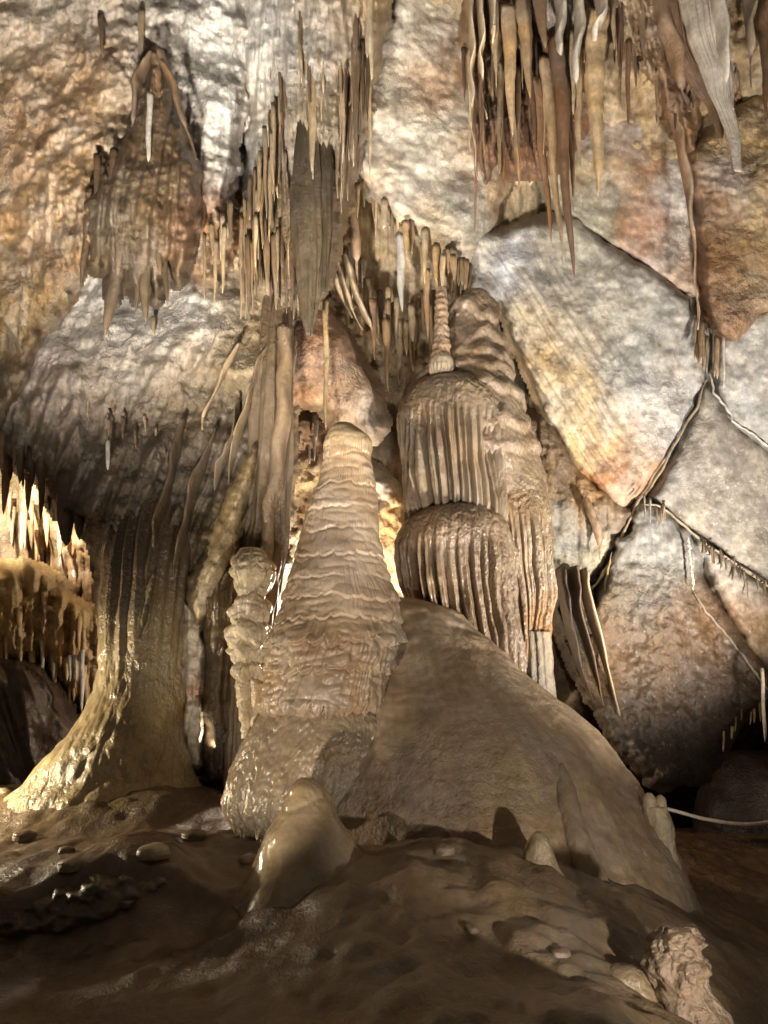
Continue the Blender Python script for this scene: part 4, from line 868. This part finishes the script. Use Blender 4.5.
# dark fringe over the grotto
C5 = 'dark fringe over the bright grotto'
big(66,546,430,26,7.9,(108,84,60),'broad double-ended dark stalactite at the mouth of the bright grotto',C5,u0=68,p=.35,flat=.6,Yr=8.7)
big(79,540,440,15,7.85,(104,82,58),'dark stalactite right beside the broad double-ended one at the grotto mouth',C5,u0=80,p=.4,Yr=8.7)
big(41,520,440,9,8.2,(112,86,62),'slim dark stalactite left of the broad double-ended one',C5,u0=42,p=.5)
big(20,484,425,10,8.3,(120,94,70),'short dark stalactite over the left of the grotto',C5,u0=20,p=.5)
big(4,515,430,11,8.6,(184,138,84),'warm tan stalactite at the left edge of the grotto',C5,u0=8,p=.5)
big(28,512,440,9,8.7,(180,136,86),'warm brown stalactite lit in the grotto mouth',C5,u0=29,p=.5)
fringe(12, [(-30,430),(0,440),(30,455),(60,480)], (15,45), (5,9), (8.2,8.8), DARKS + [(150,120,86)], 'small dark stalactite in the row at the grotto mouth', C5 + ', small ones', 4)
fringe(18, [(-20,470),(10,500),(40,520),(70,560)], (15,40), (4,8), (10.6,11.1), WARM + PALES, 'glowing cream stalactite on the back wall of the grotto', 'stalactites at the back of the grotto', 10)
fringe(20, [(-30,590),(0,600),(30,605),(60,620),(90,640)], (15,50), (4,8), (9.95,10.2), WARM, 'warm stalactite on the flowstone tier inside the grotto', 'stalactites on the grotto tier', 8)
fringe(26, [(0,640),(30,640),(60,665),(95,680)], (12,36), (4,7), (10.0,10.4), WARM + PALES + [(150,110,80)], 'small drip along the lower edge of the grotto tier', 'drips under the grotto tier', 6)
big(82,712,650,5,9.6,(206,200,196),'bluish-white straw hanging lowest in the grotto',None,u0=82,p=.3)
for uu, tt in ((70,'left'),(76,'right')):
    big(uu,682,655,4,9.6,(200,196,190),'%s one of two short white straws beside the lowest grotto straw' % tt,'short white straws in the grotto',u0=uu,p=.3)
# seam crossing, right wall
fringe(11, [(692,330),(702,345),(712,340),(722,345)], (20,45), (3,6), (9.2,9.35), TANS + PALES, 'little drip bunched above the seam crossing on the right wall', 'drips above the seam crossing', 4)
fringe(7, [(640,508),(655,508),(668,512)], (8,22), (1.6,3), (9.3,9.4), PALES, 'tiny white drip under the fork of the cream seam', 'drips under the seam fork', 3)
fringe(16, [(698,548),(730,568),(768,592)], (4,14), (1.5,2.6), (9.42,9.55), TANS, 'tiny drip in the comb along the cream seam at the right edge', 'drip comb along the cream seam', 3)
fringe(7, [(720,745),(742,718),(765,705)], (5,14), (2,3.5), (9.3,9.4), TANS, 'tiny straw on the lip over the dark hollow', 'straws on the lip of the hollow', 4)
big(765,742,668,4,8.8,(176,160,136),'lone thin straw by the right edge over the dark hollow',None,u0=762,p=.3)
fringe(12, [(285,400),(300,405),(320,415),(290,470),(300,440)], (12,40), (3,6), (9.7,10.0), DARKS + PALES, 'small drip in the bright gap left of the tall stalagmite', 'drips in the bright gap', 5)

# the 290 that show largest are things; the many tiniest drips are one mass
HANG.sort(key=lambda h: -h[0])
for a, name, V, f, c, label, group in HANG[:290]:
    tag(build(name, V, f, c, M_STAL), label, 'stalactite', group)
off = 0; VS, FS, CS = [], [], []
for a, name, V, f, c, label, group in HANG[290:]:
    VS.append(V); FS.append(f + off); CS.append(c); off += len(V)
if VS:
    tag(build('tiny_drips', np.vstack(VS), np.vstack(FS), np.vstack(CS), M_STAL), 'countless tiny calcite drips scattered over the walls and ceiling', 'drips', kind='stuff')

# ================================================================== LOOSE STONES, CABLE
def stone(u, v, w, h, Y, col, label):
    seed = random.random() * 50
    if u != 4: Y = ground_Y(u, v)
    tag(rows_loft('stone', [(v - h, u - w * .15, u + w * .15, Y), (v - h * .8, u - w * .38, u + w * .36, Y), (v - h * .3, u - w * .5, u + w * .5, Y), (v + h * .2, u - w * .5, u + w * .5, Y)], M_MUD, 24, 40,
                  disp=lambda T, I, X, Y_, Z: .02 * fbm(X * 7 + seed, Y_ * 7, Z * 7, 3), base=col), label, 'stone')
stone(155, 855, 32, 12, 6.35, (150, 130, 96), 'wet glinting stone on the floor before the left column')
stone(70, 868, 24, 10, 6.0, (128, 108, 76), 'small rounded stone at the lip of the left rock step')
stone(66, 852, 16, 6, 6.5, (120, 100, 70), 'tiny stone behind the small rounded stone on the left step')
stone(100, 786, 14, 7, 7.4, (150, 128, 84), 'pebble stuck at the foot of the left column')
stone(4, 798, 14, 10, 8.0, (170, 150, 116), 'pale stone at the left edge by the dark boulder')
stone(250, 862, 20, 9, 6, (140, 118, 84), 'wet stone between the pedestal and the squat cone')
stone(195, 838, 26, 9, 6, (110, 90, 62), 'flat wet stone in front of the bright slit')
stone(25, 838, 22, 8, 6, (120, 98, 64), 'low stone on the golden floor at the far left')
stone(128, 905, 18, 7, 6, (96, 76, 50), 'dark pebble lying below the left rock step')
stone(470, 930, 16, 6, 6, (120, 98, 66), 'small chip lying on the middle of the near ledge')
stone(560, 955, 20, 7, 6, (124, 100, 70), 'flat chip lying on the near ledge left of the dome')
stone(443, 852, 22, 8, 5.75, (128, 106, 76), 'low lump where the mound meets the ledge')
A = np.array([(618,790),(632,797),(650,803),(667,809),(705,819),(742,824),(768,822),(830,812),(900,800)], float)
t = np.linspace(0, 1, 120); s = np.linspace(0, 1, len(A))
C = P(np.interp(t, s, A[:, 0]), spl(t, s, A[:, 1]), 7.6 + 0 * t)
th = np.linspace(0, 2 * np.pi, 10, endpoint=False)
d = np.gradient(C, axis=0); d /= np.linalg.norm(d, axis=1)[:, None]
b = np.cross(d, [0, 1, 0])
V = (C[:, None] + .016 * (np.cos(th)[None, :, None] * b[:, None] + np.sin(th)[None, :, None] * np.array([0, 1, 0]))).reshape(-1, 3)
idx = np.arange(1200).reshape(120, 10)
fcs = np.stack([idx[:-1], idx[1:], np.roll(idx[1:], -1, 1), np.roll(idx[:-1], -1, 1)], -1).reshape(-1, 4)
tag(build('guide_cable', V, fcs, np.tile(lin((226, 206, 188)), (1200, 1)), M_STAL), 'thin pale cable strung across the dark hollow on the right', 'cable')

# ================================================================== LIGHT: the show lamps of the cave
def lamp(name, loc, target, power, color, size, angle=None, blend=.5):
    l = bpy.data.lights.new(name, 'SPOT' if angle else 'POINT'); l.energy = power; l.color = color; l.shadow_soft_size = size
    if angle: l.spot_size = R(angle); l.spot_blend = blend
    o = bpy.data.objects.new(name, l); COL.objects.link(o); o.location = loc
    if target is not None:
        import mathutils
        o.rotation_euler = (mathutils.Vector(target) - mathutils.Vector(loc)).to_track_quat('-Z', 'Y').to_euler()
    return o
WARMC = (1.0, .80, .58); NEUT = (1.0, .93, .83)
lamp('floodlight', (.6, 2.8, -.15), (.9, 8.0, 7.6), 17500, NEUT, .30, 70, .75)
lamp('floodlight', (1.95, 2.2, .2), (.9, 8.0, 1.8), 340, NEUT, .05, 60, .5)
lamp('floodlight', (4.2, 5.6, .2), (1.9, 9.6, 6.0), 2900, NEUT, .25, 90, .8)
lamp('floodlight', (-1.5, 2.6, .0), (-2.0, 6.6, 9.2), 14000, NEUT, .30, 76, .8)
lamp('floodlight', (-1.2, 3.55, .15), (-.95, 7.0, 1.8), 300, (1.0, .88, .72), .05, 46, .6)
lamp('floodlight', (-4.8, 7.0, .9), (-2.6, 7.5, .8), 460, (1.0, .84, .58), .06, 110, .6)
lamp('floodlight', (-4.9, 8.9, 4.4), (-4.1, 10.8, 2.8), 700, (1.0, .88, .70), .05, 130, .5)
lamp('floodlight', (-.35, 9.4, 2.4), (-.8, 11, 3.6), 300, (1.0, .86, .66), .06)
lamp('floodlight', (-1.66, 7.9, .9), (-2.05, 8.3, 1.5), 45, (1.0, .88, .68), .03, 75, .5)

# ---- world: the faint light that the rest of the cave gives back
w = bpy.data.worlds.new('World'); S.world = w; w.use_nodes = True
bg = w.node_tree.nodes['Background']; bg.inputs[0].default_value = (1.0, .84, .64, 1); bg.inputs[1].default_value = .085

# ---- camera and render
cd = bpy.data.cameras.new('camera'); co = bpy.data.objects.new('camera', cd); COL.objects.link(co)
cd.sensor_fit = 'VERTICAL'; cd.sensor_height = 24.0; cd.lens = 24.0 * F / 1024.0; cd.clip_end = 200; cd.clip_start = .05
co.location = CAM; co.rotation_euler = (math.pi / 2 + TILT, 0, 0)
S.camera = co
S.view_settings.view_transform = 'Standard'; S.view_settings.look = 'None'; S.view_settings.exposure = 0.15; S.view_settings.gamma = 1
S.cycles.max_bounces = 5; S.cycles.diffuse_bounces = 3; S.cycles.glossy_bounces = 2
S.cycles.use_denoising = True; S.cycles.sample_clamp_indirect = 4
